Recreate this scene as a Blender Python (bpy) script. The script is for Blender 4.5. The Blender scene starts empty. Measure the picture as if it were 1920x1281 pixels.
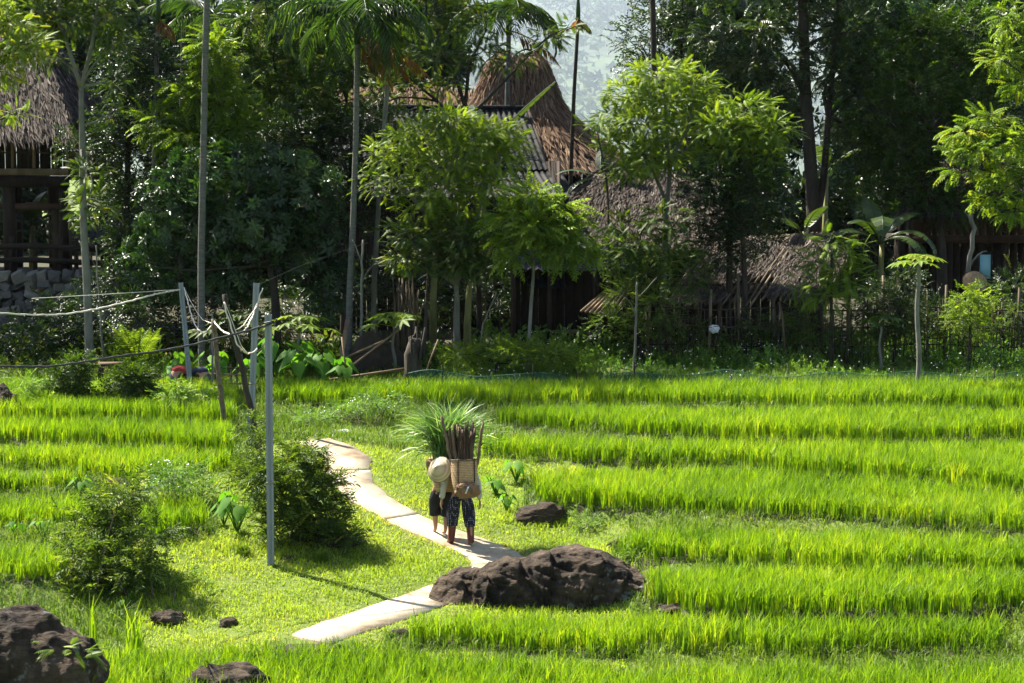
import bpy, math, random
import numpy as np
from mathutils import Vector, Matrix, noise
R = np.random.default_rng(11)
random.seed(11)
PI = math.pi
scene = bpy.context.scene
COL = scene.collection
HAZE = 0.00005

# ------------------------------------------------------------------ camera
HC, FPX, YH = 5.75, 3840.0, 330.0          # eye height, focal length in photo pixels, horizon row
PITCH = math.atan((640.5 - YH) / FPX)
cam_d = bpy.data.cameras.new('camera')
cam = bpy.data.objects.new('camera', cam_d); COL.objects.link(cam)
cam.location = (0, 0, HC)
cam.rotation_euler = (PI/2 - PITCH, 0, 0)
cam_d.sensor_width = 36; cam_d.lens = FPX/1920*36
cam_d.clip_start = 0.5; cam_d.clip_end = 40000
scene.camera = cam

# ------------------------------------------------------------------ sky, sun, exposure
SUN = Vector((-0.58, 0.47, 0.90)).normalized()
w = bpy.data.worlds.new('World'); scene.world = w; w.use_nodes = True
nt = w.node_tree
sky = nt.nodes.new('ShaderNodeTexSky'); sky.sky_type = 'NISHITA'; sky.sun_disc = False
sky.sun_elevation = math.asin(SUN.z); sky.sun_rotation = math.atan2(SUN.x, SUN.y)
bg = nt.nodes['Background']; nt.links.new(sky.outputs[0], bg.inputs[0]); bg.inputs[1].default_value = 0.05
sl = bpy.data.lights.new('sun', 'SUN'); sl.energy = 5.0; sl.angle = math.radians(0.8); sl.color = (1.0, 0.93, 0.80)
so = bpy.data.objects.new('sun', sl); COL.objects.link(so)
so.rotation_euler = (-SUN).to_track_quat('-Z', 'Y').to_euler(); so.location = (-20, 20, 40)
vs = scene.view_settings
vs.view_transform = 'Standard'; vs.look = 'None'; vs.exposure = 2.2; vs.gamma = 1.0
vs.use_curve_mapping = False
scene.render.engine = 'CYCLES'
cy = scene.cycles
cy.max_bounces = 4; cy.diffuse_bounces = 2; cy.glossy_bounces = 2; cy.transmission_bounces = 4
cy.transparent_max_bounces = 6; cy.volume_bounces = 0
cy.use_denoising = True; cy.caustics_reflective = False; cy.caustics_refractive = False
cy.sample_clamp_indirect = 4.0; cy.use_adaptive_sampling = True; cy.adaptive_threshold = 0.02

# ------------------------------------------------------------------ geometry helpers
def ray(px, py):
    dx, dy = (px - 960)/FPX, -(py - 640.5)/FPX
    c, s = math.cos(PITCH), math.sin(PITCH)
    return np.array([dx, c + s*dy, -s + c*dy])
def at(px, py, Y):                       # the point on a pixel's ray at distance Y
    d = ray(px, py); return np.array([0, 0, HC]) + d*(Y/d[1])
def at_z(px, py, z):                     # the point on a pixel's ray at height z
    d = ray(px, py); return np.array([0, 0, HC]) + d*((z - HC)/d[2])
def ppm(Y): return FPX/Y                 # photo pixels per metre

def nrm(a):
    a = np.asarray(a, float); return a/np.maximum(np.linalg.norm(a, axis=-1, keepdims=True), 1e-9)

def set_props(o, label=None, cat=None, group=None, kind=None):
    if label: o['label'] = label
    if cat: o['category'] = cat
    if group: o['group'] = group
    if kind: o['kind'] = kind
    return o
def empty(name, loc, label=None, cat=None, group=None, rz=0.0):
    o = bpy.data.objects.new(name, None); COL.objects.link(o)
    o.location = tuple(loc); o.rotation_euler = (0, 0, rz); o.empty_display_size = 0.2
    return set_props(o, label, cat, group)

class G:
    """collects vertices and faces (any polygon size) in numpy blocks; build() makes ONE mesh object"""
    def __init__(s): s.v = []; s.f = {}; s.n = 0; s.t = {}
    def add(s, v, f, tint=None):
        v = np.asarray(v, float).reshape(-1, 3); f = np.asarray(f, int)
        k = f.shape[1]
        s.f.setdefault(k, []).append(f + s.n)
        if tint is None: tint = R.random()
        tt = np.full(len(f), tint, float) if np.isscalar(tint) else np.asarray(tint, float)
        s.t.setdefault(k, []).append(tt)
        s.v.append(v); s.n += len(v); return s
    def box(s, c, d, rz=0.0, tint=None, M=None):
        x, y, z = [q/2 for q in d]
        v = np.array([[-x,-y,-z],[x,-y,-z],[x,y,-z],[-x,y,-z],[-x,-y,z],[x,-y,z],[x,y,z],[-x,y,z]])
        if rz:
            c_, s_ = math.cos(rz), math.sin(rz); v = v @ np.array([[c_, s_, 0],[-s_, c_, 0],[0, 0, 1]])
        if M is not None: v = v @ np.array(M).T
        return s.add(v + np.array(c), [[0,3,2,1],[4,5,6,7],[0,1,5,4],[1,2,6,5],[2,3,7,6],[3,0,4,7]], tint)
    def tube(s, pts, rad, sides=7, cap=True, tint=None, flat=None):
        p = np.asarray(pts, float); n = len(p)
        r = np.broadcast_to(np.asarray(rad, float), (n,))
        t = nrm(np.gradient(p, axis=0))
        ref = np.array([0, 0, 1.0]) if abs(t[0, 2]) < .9 else np.array([1.0, 0, 0])
        u = nrm(np.cross(t[0], ref)); U = [u]
        for i in range(1, n):
            u = nrm(u - t[i]*np.dot(u, t[i])); U.append(u)
        U = np.array(U); V = np.cross(t, U)
        a = np.arange(sides)*2*PI/sides
        ring = p[:, None] + r[:, None, None]*(np.cos(a)[None, :, None]*U[:, None] + (flat or 1)*np.sin(a)[None, :, None]*V[:, None])
        i, j = np.meshgrid(np.arange(n-1), np.arange(sides), indexing='ij'); j2 = (j+1) % sides
        f = np.stack([i*sides+j, i*sides+j2, (i+1)*sides+j2, (i+1)*sides+j], -1).reshape(-1, 4)
        if tint is None: tint = R.random()
        base = s.n
        s.add(ring.reshape(-1, 3), f, tint)
        if cap:
            s.f.setdefault(sides, []).append(np.array([np.arange(sides)[::-1] + base, np.arange(sides) + base + (n-1)*sides]))
            s.t.setdefault(sides, []).append(np.full(2, tint))
        return s
    def sheet(s, fn, nu, nv, tint=None):           # fn(u,v) -> (…,3) on the unit square
        u, v = np.meshgrid(np.linspace(0, 1, nu+1), np.linspace(0, 1, nv+1), indexing='ij')
        P = fn(u, v).reshape(-1, 3)
        i, j = np.meshgrid(np.arange(nu), np.arange(nv), indexing='ij'); w_ = nv+1
        return s.add(P, np.stack([i*w_+j, (i+1)*w_+j, (i+1)*w_+j+1, i*w_+j+1], -1).reshape(-1, 4), tint)
    def lathe(s, prof, sides=20, c=(0, 0, 0), sq=0.0, tint=None):   # prof: (r,z); sq squares the plan
        pr = np.asarray(prof, float); a = np.arange(sides)*2*PI/sides
        k = 1 + sq*(1/np.maximum(np.abs(np.cos(a)), np.abs(np.sin(a))) - 1)
        ring = np.stack([pr[:, 0:1]*np.cos(a)*k, pr[:, 0:1]*np.sin(a)*k, np.repeat(pr[:, 1:2], sides, 1)], -1)
        n = len(pr); i, j = np.meshgrid(np.arange(n-1), np.arange(sides), indexing='ij'); j2 = (j+1) % sides
        return s.add(ring.reshape(-1, 3) + np.array(c), np.stack([i*sides+j, i*sides+j2, (i+1)*sides+j2, (i+1)*sides+j], -1).reshape(-1, 4), tint)
    def mesh(s, name, mat, off=(0, 0, 0), smooth=False):
        me = bpy.data.meshes.new(name)
        v = np.concatenate(s.v) - np.asarray(off, float)
        me.vertices.add(len(v)); me.vertices.foreach_set('co', v.astype(np.float32).ravel())
        lv, ls, lt, tt = [], [], [], []; st = 0
        for k in s.f:
            f = np.concatenate(s.f[k]); lv.append(f.ravel()); ls.append(st + np.arange(len(f))*k); lt.append(np.full(len(f), k)); st += f.size
            tt.append(np.concatenate(s.t[k]))
        lv = np.concatenate(lv); ls = np.concatenate(ls)
        me.loops.add(len(lv)); me.loops.foreach_set('vertex_index', lv.astype(np.int32))
        me.polygons.add(len(ls)); me.polygons.foreach_set('loop_start', ls.astype(np.int32))
        a = me.attributes.new('tint', 'FLOAT', 'FACE'); a.data.foreach_set('value', np.concatenate(tt).astype(np.float32))
        me.update(calc_edges=True); me.validate()
        if smooth: me.polygons.foreach_set('use_smooth', np.ones(len(me.polygons), bool))
        me.materials.append(mat)
        return me
    def build(s, name, mat, parent=None, smooth=False, at=None, **props):
        off = np.array(parent.location) if parent is not None else (np.asarray(at, float) if at is not None else np.zeros(3))
        if parent is not None and parent.parent is not None: off = off + np.array(parent.parent.location)
        o = bpy.data.objects.new(name, s.mesh(name, mat, off, smooth)); COL.objects.link(o)
        if parent is not None: o.parent = parent
        elif at is not None: o.location = tuple(at)
        return set_props(o, **props)
def obj_from(mesh, name, loc, rz=0.0, parent=None):
    o = bpy.data.objects.new(name, mesh); COL.objects.link(o); o.location = tuple(loc); o.rotation_euler = (0, 0, rz)
    if parent is not None: o.parent = parent
    return o

# ------------------------------------------------------------------ materials
def new_mat(name):
    m = bpy.data.materials.new(name); m.use_nodes = True
    n = m.node_tree.nodes; return m, n, m.node_tree.links, n['Principled BSDF']
def ramp(n, l, fac, stops):
    r = n.new('ShaderNodeValToRGB'); e = r.color_ramp.elements
    while len(e) < len(stops): e.new(0.5)
    for k, (p, c) in enumerate(stops): e[k].position = p; e[k].color = (*c, 1)
    l.new(fac, r.inputs[0]); return r.outputs[0]
def leaf_mat(name, stops, trans=0.45, tgain=(1.5, 1.6, 0.7), rough=0.45, spec=0.3):
    """thin leaves: diffuse + gloss in front, light shining through from behind; colour by leaf"""
    m, n, l, p = new_mat(name)
    a = n.new('ShaderNodeAttribute'); a.attribute_name = 'tint'
    c = ramp(n, l, a.outputs['Fac'], stops)
    l.new(c, p.inputs['Base Color']); p.inputs['Roughness'].default_value = rough
    p.inputs['Specular IOR Level'].default_value = spec
    t = n.new('ShaderNodeBsdfTranslucent')
    mx = n.new('ShaderNodeMix'); mx.data_type = 'RGBA'; mx.blend_type = 'MULTIPLY'; mx.inputs[0].default_value = 1
    l.new(c, mx.inputs[6]); mx.inputs[7].default_value = (*tgain, 1)
    l.new(mx.outputs[2], t.inputs[0])
    ms = n.new('ShaderNodeMixShader'); ms.inputs[0].default_value = trans
    l.new(p.outputs[0], ms.inputs[1]); l.new(t.outputs[0], ms.inputs[2])
    l.new(ms.outputs[0], n['Material Output'].inputs[0]); return m
def noise_mat(name, stops, scale=5.0, detail=6.0, rough=0.8, bump=0.3, bscale=None, stretch=(1, 1, 1), coord='Object', spec=0.25, tint=0.0, dist=0.02):
    m, n, l, p = new_mat(name)
    tc = n.new('ShaderNodeTexCoord'); mp = n.new('ShaderNodeMapping'); mp.inputs['Scale'].default_value = stretch
    l.new(tc.outputs[coord], mp.inputs[0])
    nz = n.new('ShaderNodeTexNoise'); nz.inputs['Scale'].default_value = scale; nz.inputs['Detail'].default_value = detail
    nz.inputs['Roughness'].default_value = 0.65
    l.new(mp.outputs[0], nz.inputs['Vector'])
    fac = nz.outputs['Fac']
    if tint:
        a = n.new('ShaderNodeAttribute'); a.attribute_name = 'tint'
        ma = n.new('ShaderNodeMath'); ma.operation = 'MULTIPLY_ADD'; ma.inputs[1].default_value = tint; l.new(a.outputs['Fac'], ma.inputs[0])
        sb = n.new('ShaderNodeMath'); sb.operation = 'SUBTRACT'; l.new(fac, sb.inputs[0]); sb.inputs[1].default_value = tint/2
        l.new(sb.outputs[0], ma.inputs[2]); fac = ma.outputs[0]
    l.new(ramp(n, l, fac, stops), p.inputs['Base Color'])
    p.inputs['Roughness'].default_value = rough; p.inputs['Specular IOR Level'].default_value = spec
    if bump:
        n2 = n.new('ShaderNodeTexNoise'); n2.inputs['Scale'].default_value = bscale or scale*4; n2.inputs['Detail'].default_value = 5
        l.new(mp.outputs[0], n2.inputs['Vector'])
        b = n.new('ShaderNodeBump'); b.inputs['Strength'].default_value = bump; b.inputs['Distance'].default_value = dist
        l.new(n2.outputs['Fac'], b.inputs['Height']); l.new(b.outputs[0], p.inputs['Normal'])
    return m
def plain_mat(name, c, rough=0.6, spec=0.3, metal=0.0):
    m, n, l, p = new_mat(name); p.inputs['Base Color'].default_value = (*c, 1); p.inputs['Roughness'].default_value = rough
    p.inputs['Specular IOR Level'].default_value = spec; p.inputs['Metallic'].default_value = metal; return m

M = {}
M['rice'] = leaf_mat('rice_leaf', [(0, (.070, .165, .005)), (.45, (.145, .28, .007)), (.8, (.235, .38, .012)), (1, (.32, .41, .02))], .5, (1.35, 1.2, .6), .5, .25)
M['lawn'] = leaf_mat('lawn_grass', [(0, (.17, .27, .014)), (.5, (.29, .39, .028)), (.85, (.39, .45, .045)), (1, (.47, .41, .11))], .45, (1.35, 1.3, .7), .55, .2)
M['bank'] = leaf_mat('bank_grass', [(0, (.055, .115, .008)), (.6, (.12, .20, .013)), (1, (.20, .28, .02))], .42, (1.3, 1.3, .7), .5, .25)
M['weed'] = leaf_mat('weed_leaf', [(0, (.05, .11, .015)), (.6, (.10, .19, .025)), (1, (.20, .28, .05))], .4, (1.5, 1.6, .7), .5, .3)
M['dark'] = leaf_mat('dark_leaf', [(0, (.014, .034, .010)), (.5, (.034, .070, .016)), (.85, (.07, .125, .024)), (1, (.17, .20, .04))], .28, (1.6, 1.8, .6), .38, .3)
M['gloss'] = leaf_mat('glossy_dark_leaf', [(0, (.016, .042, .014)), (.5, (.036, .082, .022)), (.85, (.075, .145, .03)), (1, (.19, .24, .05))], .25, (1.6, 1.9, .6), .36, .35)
M['mid'] = leaf_mat('green_leaf', [(0, (.030, .068, .012)), (.5, (.070, .125, .018)), (.9, (.14, .20, .028)), (1, (.25, .24, .04))], .35, (1.6, 1.7, .6), .52, .2)
M['bright'] = leaf_mat('bright_leaf', [(0, (.060, .12, .012)), (.5, (.13, .205, .018)), (1, (.25, .32, .032))], .42, (1.6, 1.6, .6), .52, .2)
M['yellow'] = leaf_mat('yellow_green_leaf', [(0, (.07, .14, .014)), (.6, (.15, .23, .02)), (1, (.30, .30, .03))], .45, (1.6, 1.5, .6), .52, .2)
M['shrub'] = leaf_mat('shrub_leaf', [(0, (.022, .045, .008)), (.5, (.055, .095, .014)), (.85, (.12, .18, .024)), (1, (.26, .28, .05))], .33, (1.6, 1.7, .6), .52, .2)
M['palm'] = leaf_mat('palm_leaf', [(0, (.03, .075, .016)), (.6, (.06, .13, .025)), (1, (.13, .20, .04))], .35, (1.6, 1.6, .6), .38, .45)
M['dead'] = leaf_mat('dead_frond', [(0, (.16, .075, .025)), (.6, (.30, .15, .045)), (1, (.42, .24, .08))], .35, (1.4, 1.2, .8), .7, .15)
M['banana'] = leaf_mat('banana_leaf', [(0, (.035, .075, .02)), (1, (.085, .15, .03))], .35, (1.7, 1.6, .5), .38, .4)
M['taro'] = leaf_mat('taro_leaf', [(0, (.06, .17, .02)), (1, (.12, .25, .025))], .42, (1.4, 1.5, .5), .6, .15)
M['cutgrass'] = leaf_mat('cut_grass', [(0, (.05, .13, .025)), (.5, (.15, .28, .06)), (1, (.42, .50, .20))], .4, (1.3, 1.4, .8), .4, .4)
M['flower'] = plain_mat('white_flower', (.75, .75, .68), .7)
M['bark_pale'] = noise_mat('pale_bark', [(.3, (.15, .14, .11)), (.55, (.27, .26, .22)), (.75, (.38, .37, .32))], 6, 6, .9, .5, 30, (1, 1, .35))
M['bark_dark'] = noise_mat('dark_bark', [(.3, (.035, .028, .020)), (.6, (.085, .068, .05)), (.8, (.14, .12, .09))], 7, 6, .9, .6, 25, (1, 1, .3))
M['palm_bark'] = noise_mat('palm_bark', [(.3, (.17, .165, .14)), (.55, (.29, .28, .25)), (.75, (.40, .40, .36))], 5, 6, .9, .5, 9, (1, 1, 6))
M['twig'] = noise_mat('twig_bark', [(.3, (.07, .05, .03)), (.7, (.17, .13, .09))], 9, 4, .9, .3)
M['thatch_b'] = leaf_mat('brown_thatch', [(0, (.12, .070, .042)), (.5, (.25, .155, .095)), (.9, (.40, .27, .175)), (1, (.52, .38, .25))], .12, (1, 1, 1), .85, .1)
M['thatch_g'] = leaf_mat('grey_thatch', [(0, (.055, .045, .038)), (.5, (.135, .110, .092)), (.9, (.24, .205, .175)), (1, (.34, .30, .26))], .12, (1, 1, 1), .85, .1)
M['thatch_core'] = noise_mat('thatch_core', [(.3, (.03, .022, .015)), (.7, (.09, .065, .045))], 8, 5, .95, .4)
M['fibro'] = noise_mat('fibre_cement', [(.3, (.020, .021, .024)), (.55, (.042, .044, .048)), (.8, (.085, .085, .09))], 2.2, 7, .8, .2, 40, tint=.25)
M['wood_dark'] = noise_mat('dark_timber', [(.3, (.022, .015, .010)), (.6, (.055, .036, .024)), (.8, (.09, .06, .04))], 4, 6, .85, .3, 30, (1, 1, .25), tint=.2)
M['wood_red'] = noise_mat('brown_timber', [(.3, (.07, .036, .022)), (.6, (.13, .07, .045)), (.8, (.19, .11, .07))], 4, 6, .8, .3, 30, (1, 1, .25), tint=.25)
M['wood_pale'] = noise_mat('pale_timber', [(.3, (.22, .14, .08)), (.6, (.36, .25, .15)), (.8, (.47, .35, .22))], 4, 6, .75, .25, 30, (1, 1, .3), tint=.2)
M['bamboo'] = noise_mat('dry_bamboo', [(.3, (.085, .062, .036)), (.55, (.17, .125, .075)), (.8, (.29, .22, .14))], 5, 5, .75, .2, 25, (1, 1, .3), tint=.5)
M['bamboo_old'] = noise_mat('old_bamboo', [(.3, (.035, .026, .016)), (.55, (.075, .056, .036)), (.8, (.15, .115, .075))], 5, 5, .8, .2, 25, (1, 1, .3), tint=.6)
M['stone'] = noise_mat('wall_stone', [(.22, (.10, .095, .095)), (.45, (.21, .205, .21)), (.6, (.27, .245, .21)), (.78, (.36, .35, .34))], 1.1, 8, .9, .6, 12, coord='Generated', tint=.55)
M['mortar'] = noise_mat('wall_earth', [(.3, (.035, .028, .022)), (.7, (.09, .07, .055))], 6, 6, .95, .5)
M['post'] = noise_mat('galvanised_steel', [(.28, (.24, .19, .15)), (.36, (.30, .33, .38)), (.6, (.38, .42, .48)), (.8, (.47, .50, .55))], 2.2, 9, .5, .08, 40, (1, 1, .3), spec=.5)
M['cable_w'] = plain_mat('white_cable', (.62, .56, .47), .6)
M['cable_b'] = plain_mat('black_cable', (.018, .018, .020), .38, .5)
M['wire'] = plain_mat('thin_wire', (.22, .21, .17), .5)

def rock_mat(name, lich=.60, brown=.5):
    m, n, l, p = new_mat(name)
    tc = n.new('ShaderNodeTexCoord')
    def nz(sc, det, ro=.6):
        q = n.new('ShaderNodeTexNoise'); q.inputs['Scale'].default_value = sc; q.inputs['Detail'].default_value = det; q.inputs['Roughness'].default_value = ro
        l.new(tc.outputs['Object'], q.inputs['Vector']); return q.outputs['Fac']
    base = ramp(n, l, nz(1.6, 12, .74), [(.28, (.013, .010, .008)), (.44, (.042, .031, .022)), (.57, (.125, .088, .058)), (.76, (.28, .21, .145))])
    spots = ramp(n, l, nz(9, 5, .5), [(lich, (0, 0, 0)), (lich + .06, (1, 1, 1))])
    patch = ramp(n, l, nz(1.3, 3), [(.47, (0, 0, 0)), (.62, (1, 1, 1))])
    mu = n.new('ShaderNodeMath'); mu.operation = 'MULTIPLY'; l.new(spots, mu.inputs[0]); l.new(patch, mu.inputs[1])
    mx = n.new('ShaderNodeMix'); mx.data_type = 'RGBA'; l.new(mu.outputs[0], mx.inputs[0]); l.new(base, mx.inputs[6]); mx.inputs[7].default_value = (.15, .152, .14, 1)
    l.new(mx.outputs[2], p.inputs['Base Color']); p.inputs['Roughness'].default_value = .9; p.inputs['Specular IOR Level'].default_value = .2
    mp = n.new('ShaderNodeMapping'); mp.inputs['Rotation'].default_value = (.25, .45, .2); mp.inputs['Scale'].default_value = (1.2, 1.6, 5.5); l.new(tc.outputs['Object'], mp.inputs[0])
    q = n.new('ShaderNodeTexNoise'); q.inputs['Scale'].default_value = 3.2; q.inputs['Detail'].default_value = 10; q.inputs['Roughness'].default_value = .68; q.inputs['Distortion'].default_value = .8; l.new(mp.outputs[0], q.inputs['Vector'])
    b = n.new('ShaderNodeBump'); b.inputs['Strength'].default_value = 1.0; b.inputs['Distance'].default_value = .07
    l.new(q.outputs['Fac'], b.inputs['Height']); l.new(b.outputs[0], p.inputs['Normal']); return m
M['rock'] = rock_mat('boulder_rock')
M['rock2'] = rock_mat('small_rock', .7)

def dim(k, *names):
    """calibrate measured base colours"""
    for q in names:
        for nd in M[q].node_tree.nodes:
            if nd.type == 'VALTORGB':
                for e in nd.color_ramp.elements: e.color = (e.color[0]*k, e.color[1]*k, e.color[2]*k, 1)
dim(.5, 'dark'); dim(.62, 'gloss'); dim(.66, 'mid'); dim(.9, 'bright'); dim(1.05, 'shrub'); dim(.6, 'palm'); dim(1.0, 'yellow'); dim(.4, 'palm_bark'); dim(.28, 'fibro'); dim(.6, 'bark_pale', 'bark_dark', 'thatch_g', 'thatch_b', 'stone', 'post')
dim(.6, 'wood_dark', 'wood_red', 'wood_pale', 'bamboo', 'bamboo_old', 'mortar', 'thatch_core'); dim(.5, 'banana'); dim(.75, 'dead')
# ------------------------------------------------------------------ terrain: path, terraces, heights
PATH = [(590,826,.96,.38),(628,841,.88,.42),(650,858,.80,.46),(652,884,.68,.42),(662,908,.56,.38),(690,932,.46,.38),(727,955,.34,.38),(772,979,.20,.40),
        (812,995,.12,.42),(852,1010,.04,.44),(895,1026,-.01,.45),(935,1047,-.06,.46),(938,1066,-.10,.46),(895,1088,-.15,.47),(830,1113,-.20,.47),(755,1140,-.24,.48),
        (690,1162,-.28,.48),(630,1182,-.32,.46),(572,1202,-.37,.42)]
pc = np.array([[*at_z(a, b, z), hw] for a, b, z, hw in PATH])
def resample(P, step):
    d = np.r_[0, np.cumsum(np.linalg.norm(np.diff(P[:, :2], axis=0), axis=1))]
    k = np.arange(0, d[-1], step)
    Q = np.stack([np.interp(k, d, P[:, i]) for i in range(P.shape[1])], 1)
    for _ in range(3): Q[1:-1] = (Q[:-2] + 2*Q[1:-1] + Q[2:])/4
    return Q
pcl = resample(pc, .12)

# paddies: front foot line in photo pixels at the terrace's height; back line as distance beyond it (or set by the next one)
PAD = [
 dict(n='foreground paddy at the bottom edge', z=-.60, front=[(150,1420),(960,1450),(2150,1450)], back=[(100,25.9),(350,26.2),(520,26.3),(640,26.3),(760,25.9),(1000,25.3),(1150,25.1),(1500,25.1),(2150,25.1)], x0=175, x1=2420),
 dict(n='narrow paddy right in front of the big boulder', z=-.38, front=[(745,1208),(900,1216),(1100,1224),(1400,1226),(1700,1222),(1890,1222)], back=[(745,26.95),(1000,27.6),(1250,27.5),(1890,27.6)], x0=752, x1=1884),
 dict(n='paddy right of the big boulder', z=-.08, front=[(1210,1120),(1290,1145),(1500,1152),(1700,1148),(1920,1142),(2150,1140)], back=[(1200,29.2),(1400,29.5),(1700,29.3),(2150,29.2)], x0=1215, x1=2420),
 dict(n='paddy below the broad grassy bank', z=.14, front=[(1170,1040),(1250,1050),(1400,1058),(1600,1066),(1920,1072),(2150,1074)], back=[(1170,31.1),(1400,31.2),(1700,30.8),(1920,30.3),(2150,30.2)], x0=1180, x1=2420),
 dict(n='wide paddy above the grassy bank', z=.44, front=[(1000,935),(1100,950),(1200,958),(1500,968),(1700,982),(1920,996),(2150,1002)], back=[(1000,35.4),(1300,35.5),(1600,35.0),(1920,34.2),(2150,34)], x0=1010, x1=2420),
 dict(n='third paddy from the back on the right', z=.72, front=[(900,852),(1000,862),(1180,868),(1400,876),(1660,895),(1920,920),(2150,925)], back=[(900,37.5),(1300,37.3),(1600,37.3),(2150,37.2)], x0=905, x1=2420),
 dict(n='second paddy from the back on the right', z=1.0, front=[(930,792),(1050,805),(1180,814),(1400,821),(1560,825),(1920,820),(2150,820)], back=[(930,40.1),(2150,40.1)], x0=935, x1=2420),
 dict(n='rearmost paddy under the fence', z=1.25, front=[(490,756),(700,756),(1180,757),(1500,760),(1920,763),(2150,763)], back=[(490,41.9),(800,42.0),(2150,42.1)], x0=495, x1=2420),
 dict(n='lowest paddy at the left edge', z=.05, front=[(-150,1086),(60,1086),(112,1078)], back=[(-150,30.2),(112,29.9)], x0=-420, x1=108),
 dict(n='paddy behind the near left shrub', z=.30, front=[(-150,985),(200,988),(300,1000),(385,990)], back=[(-150,33.1),(385,32.9)], x0=-420, x1=372),
 dict(n='short paddy third from the front on the left', z=.50, front=[(-150,924),(110,922),(175,912)], back=[(-150,34.6),(175,34.5)], x0=-420, x1=172),
 dict(n='left paddy behind the flowering shrub', z=.66, front=[(-150,884),(90,880),(250,902),(440,884)], back=[(-150,36.5),(440,36.4)], x0=-420, x1=432),
 dict(n='left paddy in front of the two dark shrubs', z=.92, front=[(-150,826),(200,832),(440,848)], back=[(-150,38.6),(440,38.4)], x0=-420, x1=430),
 dict(n='rearmost paddy on the left', z=1.15, front=[(-150,786),(440,790)], back=[(-150,43.6),(300,43.4),(440,42.6)], x0=-420, x1=436),
]
for p in PAD:
    f = np.array([at_z(a, b, p['z']) for a, b in p['front']]); p['fx'], p['fy'] = f[:, 0], f[:, 1]
    gap = 0 if p['z'] < -.5 or p['z'] == 1.25 else (.34 if p['x1'] > 1500 else .18)          # bare bund behind each paddy
    b = np.array([[(a-960)/FPX*Y, Y-gap] for a, Y in p['back']]); p['bx'], p['by'] = b[:, 0], b[:, 1]
def inside(p, x, y):
    """signed distance-like value, > 0 inside the paddy"""
    yf = np.interp(x, p['fx'], p['fy']); yb = np.interp(x, p['bx'], p['by'])
    xl = (p['x0']-960)/FPX*y; xr = (p['x1']-960)/FPX*y
    wob = .10*np.sin(x*2.1 + p['z']*9) + .06*np.sin(x*5.3 + p['z']*5)
    return np.minimum(np.minimum(y - yf - wob*.8, yb - y + wob), np.minimum(x - xl, xr - x))

ctrl = [list(q[:3]) for q in resample(pc, .8)]
for p in PAD:
    if p['z'] < -.5: continue
    for k in np.linspace(.0, 1, 7):
        x = p['fx'][0] + k*(p['fx'][-1]-p['fx'][0]); yf = np.interp(x, p['fx'], p['fy']); yb = np.interp(x, p['bx'], p['by'])
        ctrl.append([x, yf, p['z']-.02]); ctrl.append([x, yb, p['z']+.04])
for a, b, z in [(250,1180,-.45),(400,1120,-.2),(520,1056,0),(650,1000,.12),(480,960,.35),(560,880,.62),(720,806,.98),(800,850,.68),(900,950,.28),(1000,1000,.1),
                (1110,1010,.05),(1100,960,.28),(930,905,.5),(1180,1095,-.1),(1150,1030,.05),(200,1140,-.3),(120,1200,-.5),(330,1060,.0),(760,1050,-.05),(700,1080,-.1),(450,830,.85),(520,800,.95),
                (620,790,1.02),(850,780,1.0)]:
    ctrl.append(list(at_z(a, b, z)))
for x in np.linspace(-16, 16, 9):
    ctrl += [[x, 15, -.7], [x, 19, -.65], [x, 23, -.62], [x, 24.5, -.6], [x, 43.5, 1.34], [x, 46, 1.4], [x, 50, 1.45], [x, 56, 1.6], [x, 64, 1.8], [x, 76, 2.0]]
C = np.array(ctrl)
_, ui = np.unique(np.round(C[:, :2]*4), axis=0, return_index=True); C = C[ui]
def ker(a, b): return np.sqrt(((a[:, None]-b[None])**2).sum(-1) + .15)
n_ = len(C); A = np.zeros((n_+3, n_+3)); A[:n_, :n_] = ker(C[:, :2], C[:, :2]) - np.eye(n_)*.25
A[:n_, n_:] = np.c_[np.ones(n_), C[:, :2]]; A[n_:, :n_] = A[:n_, n_:].T
wts = np.linalg.solve(A, np.r_[C[:, 2], 0, 0, 0])
def base_z(x, y):
    P = np.stack([x.ravel(), y.ravel()], 1); out = np.zeros(len(P))
    for i in range(0, len(P), 20000):
        q = P[i:i+20000]; out[i:i+20000] = ker(q, C[:, :2]) @ wts[:n_] + wts[n_] + q @ wts[n_+1:]
    return out.reshape(x.shape)
def sstep(a, b, v): t = np.clip((v-a)/(b-a), 0, 1); return t*t*(3-2*t)
GS = .21
GX = np.arange(-17, 17.01, GS); GY = np.arange(14, 76.01, GS)
gx, gy = np.meshgrid(GX, GY, indexing='ij')
gz = base_z(gx, gy)
gz += .035*np.sin(gx*1.7 + 1.3*np.sin(gy*.9))*np.sin(gy*1.3 + gx*.4) + .015*np.sin(gx*5.1+gy*2)*np.sin(gy*4.3)
for p in PAD:
    k = sstep(-.30, .02, inside(p, gx, gy)); gz = gz*(1-k) + p['z']*k
# raised yard behind the rubble wall on the left
plat = sstep(-.15, .15, np.minimum(gy-52.0, (235-960)/FPX*gy - gx)); gz = gz*(1-plat) + 3.15*plat
def path_dist(x, y):
    P = np.stack([np.ravel(x), np.ravel(y)], 1); out = np.empty(len(P)); 
    for i in range(0, len(P), 40000):
        q = P[i:i+40000]; d = np.sqrt(((q[:, None]-pcl[None, :, :2])**2).sum(-1)); k = d.argmin(1)
        out[i:i+40000] = d[np.arange(len(q)), k] - pcl[k, 3]
    return out.reshape(np.shape(x))
near = (gy > 24) & (gy < 40); pd = np.full(gx.shape, 9.0); pd[near] = path_dist(gx[near], gy[near])
kk = sstep(.40, .03, pd)
idx = np.zeros(gx.shape); pz = np.zeros(gx.shape)
sel = pd < .5
dd = np.sqrt((gx[sel][:, None]-pcl[None, :, 0])**2 + (gy[sel][:, None]-pcl[None, :, 1])**2); pz[sel] = pcl[dd.argmin(1), 2]
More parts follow.
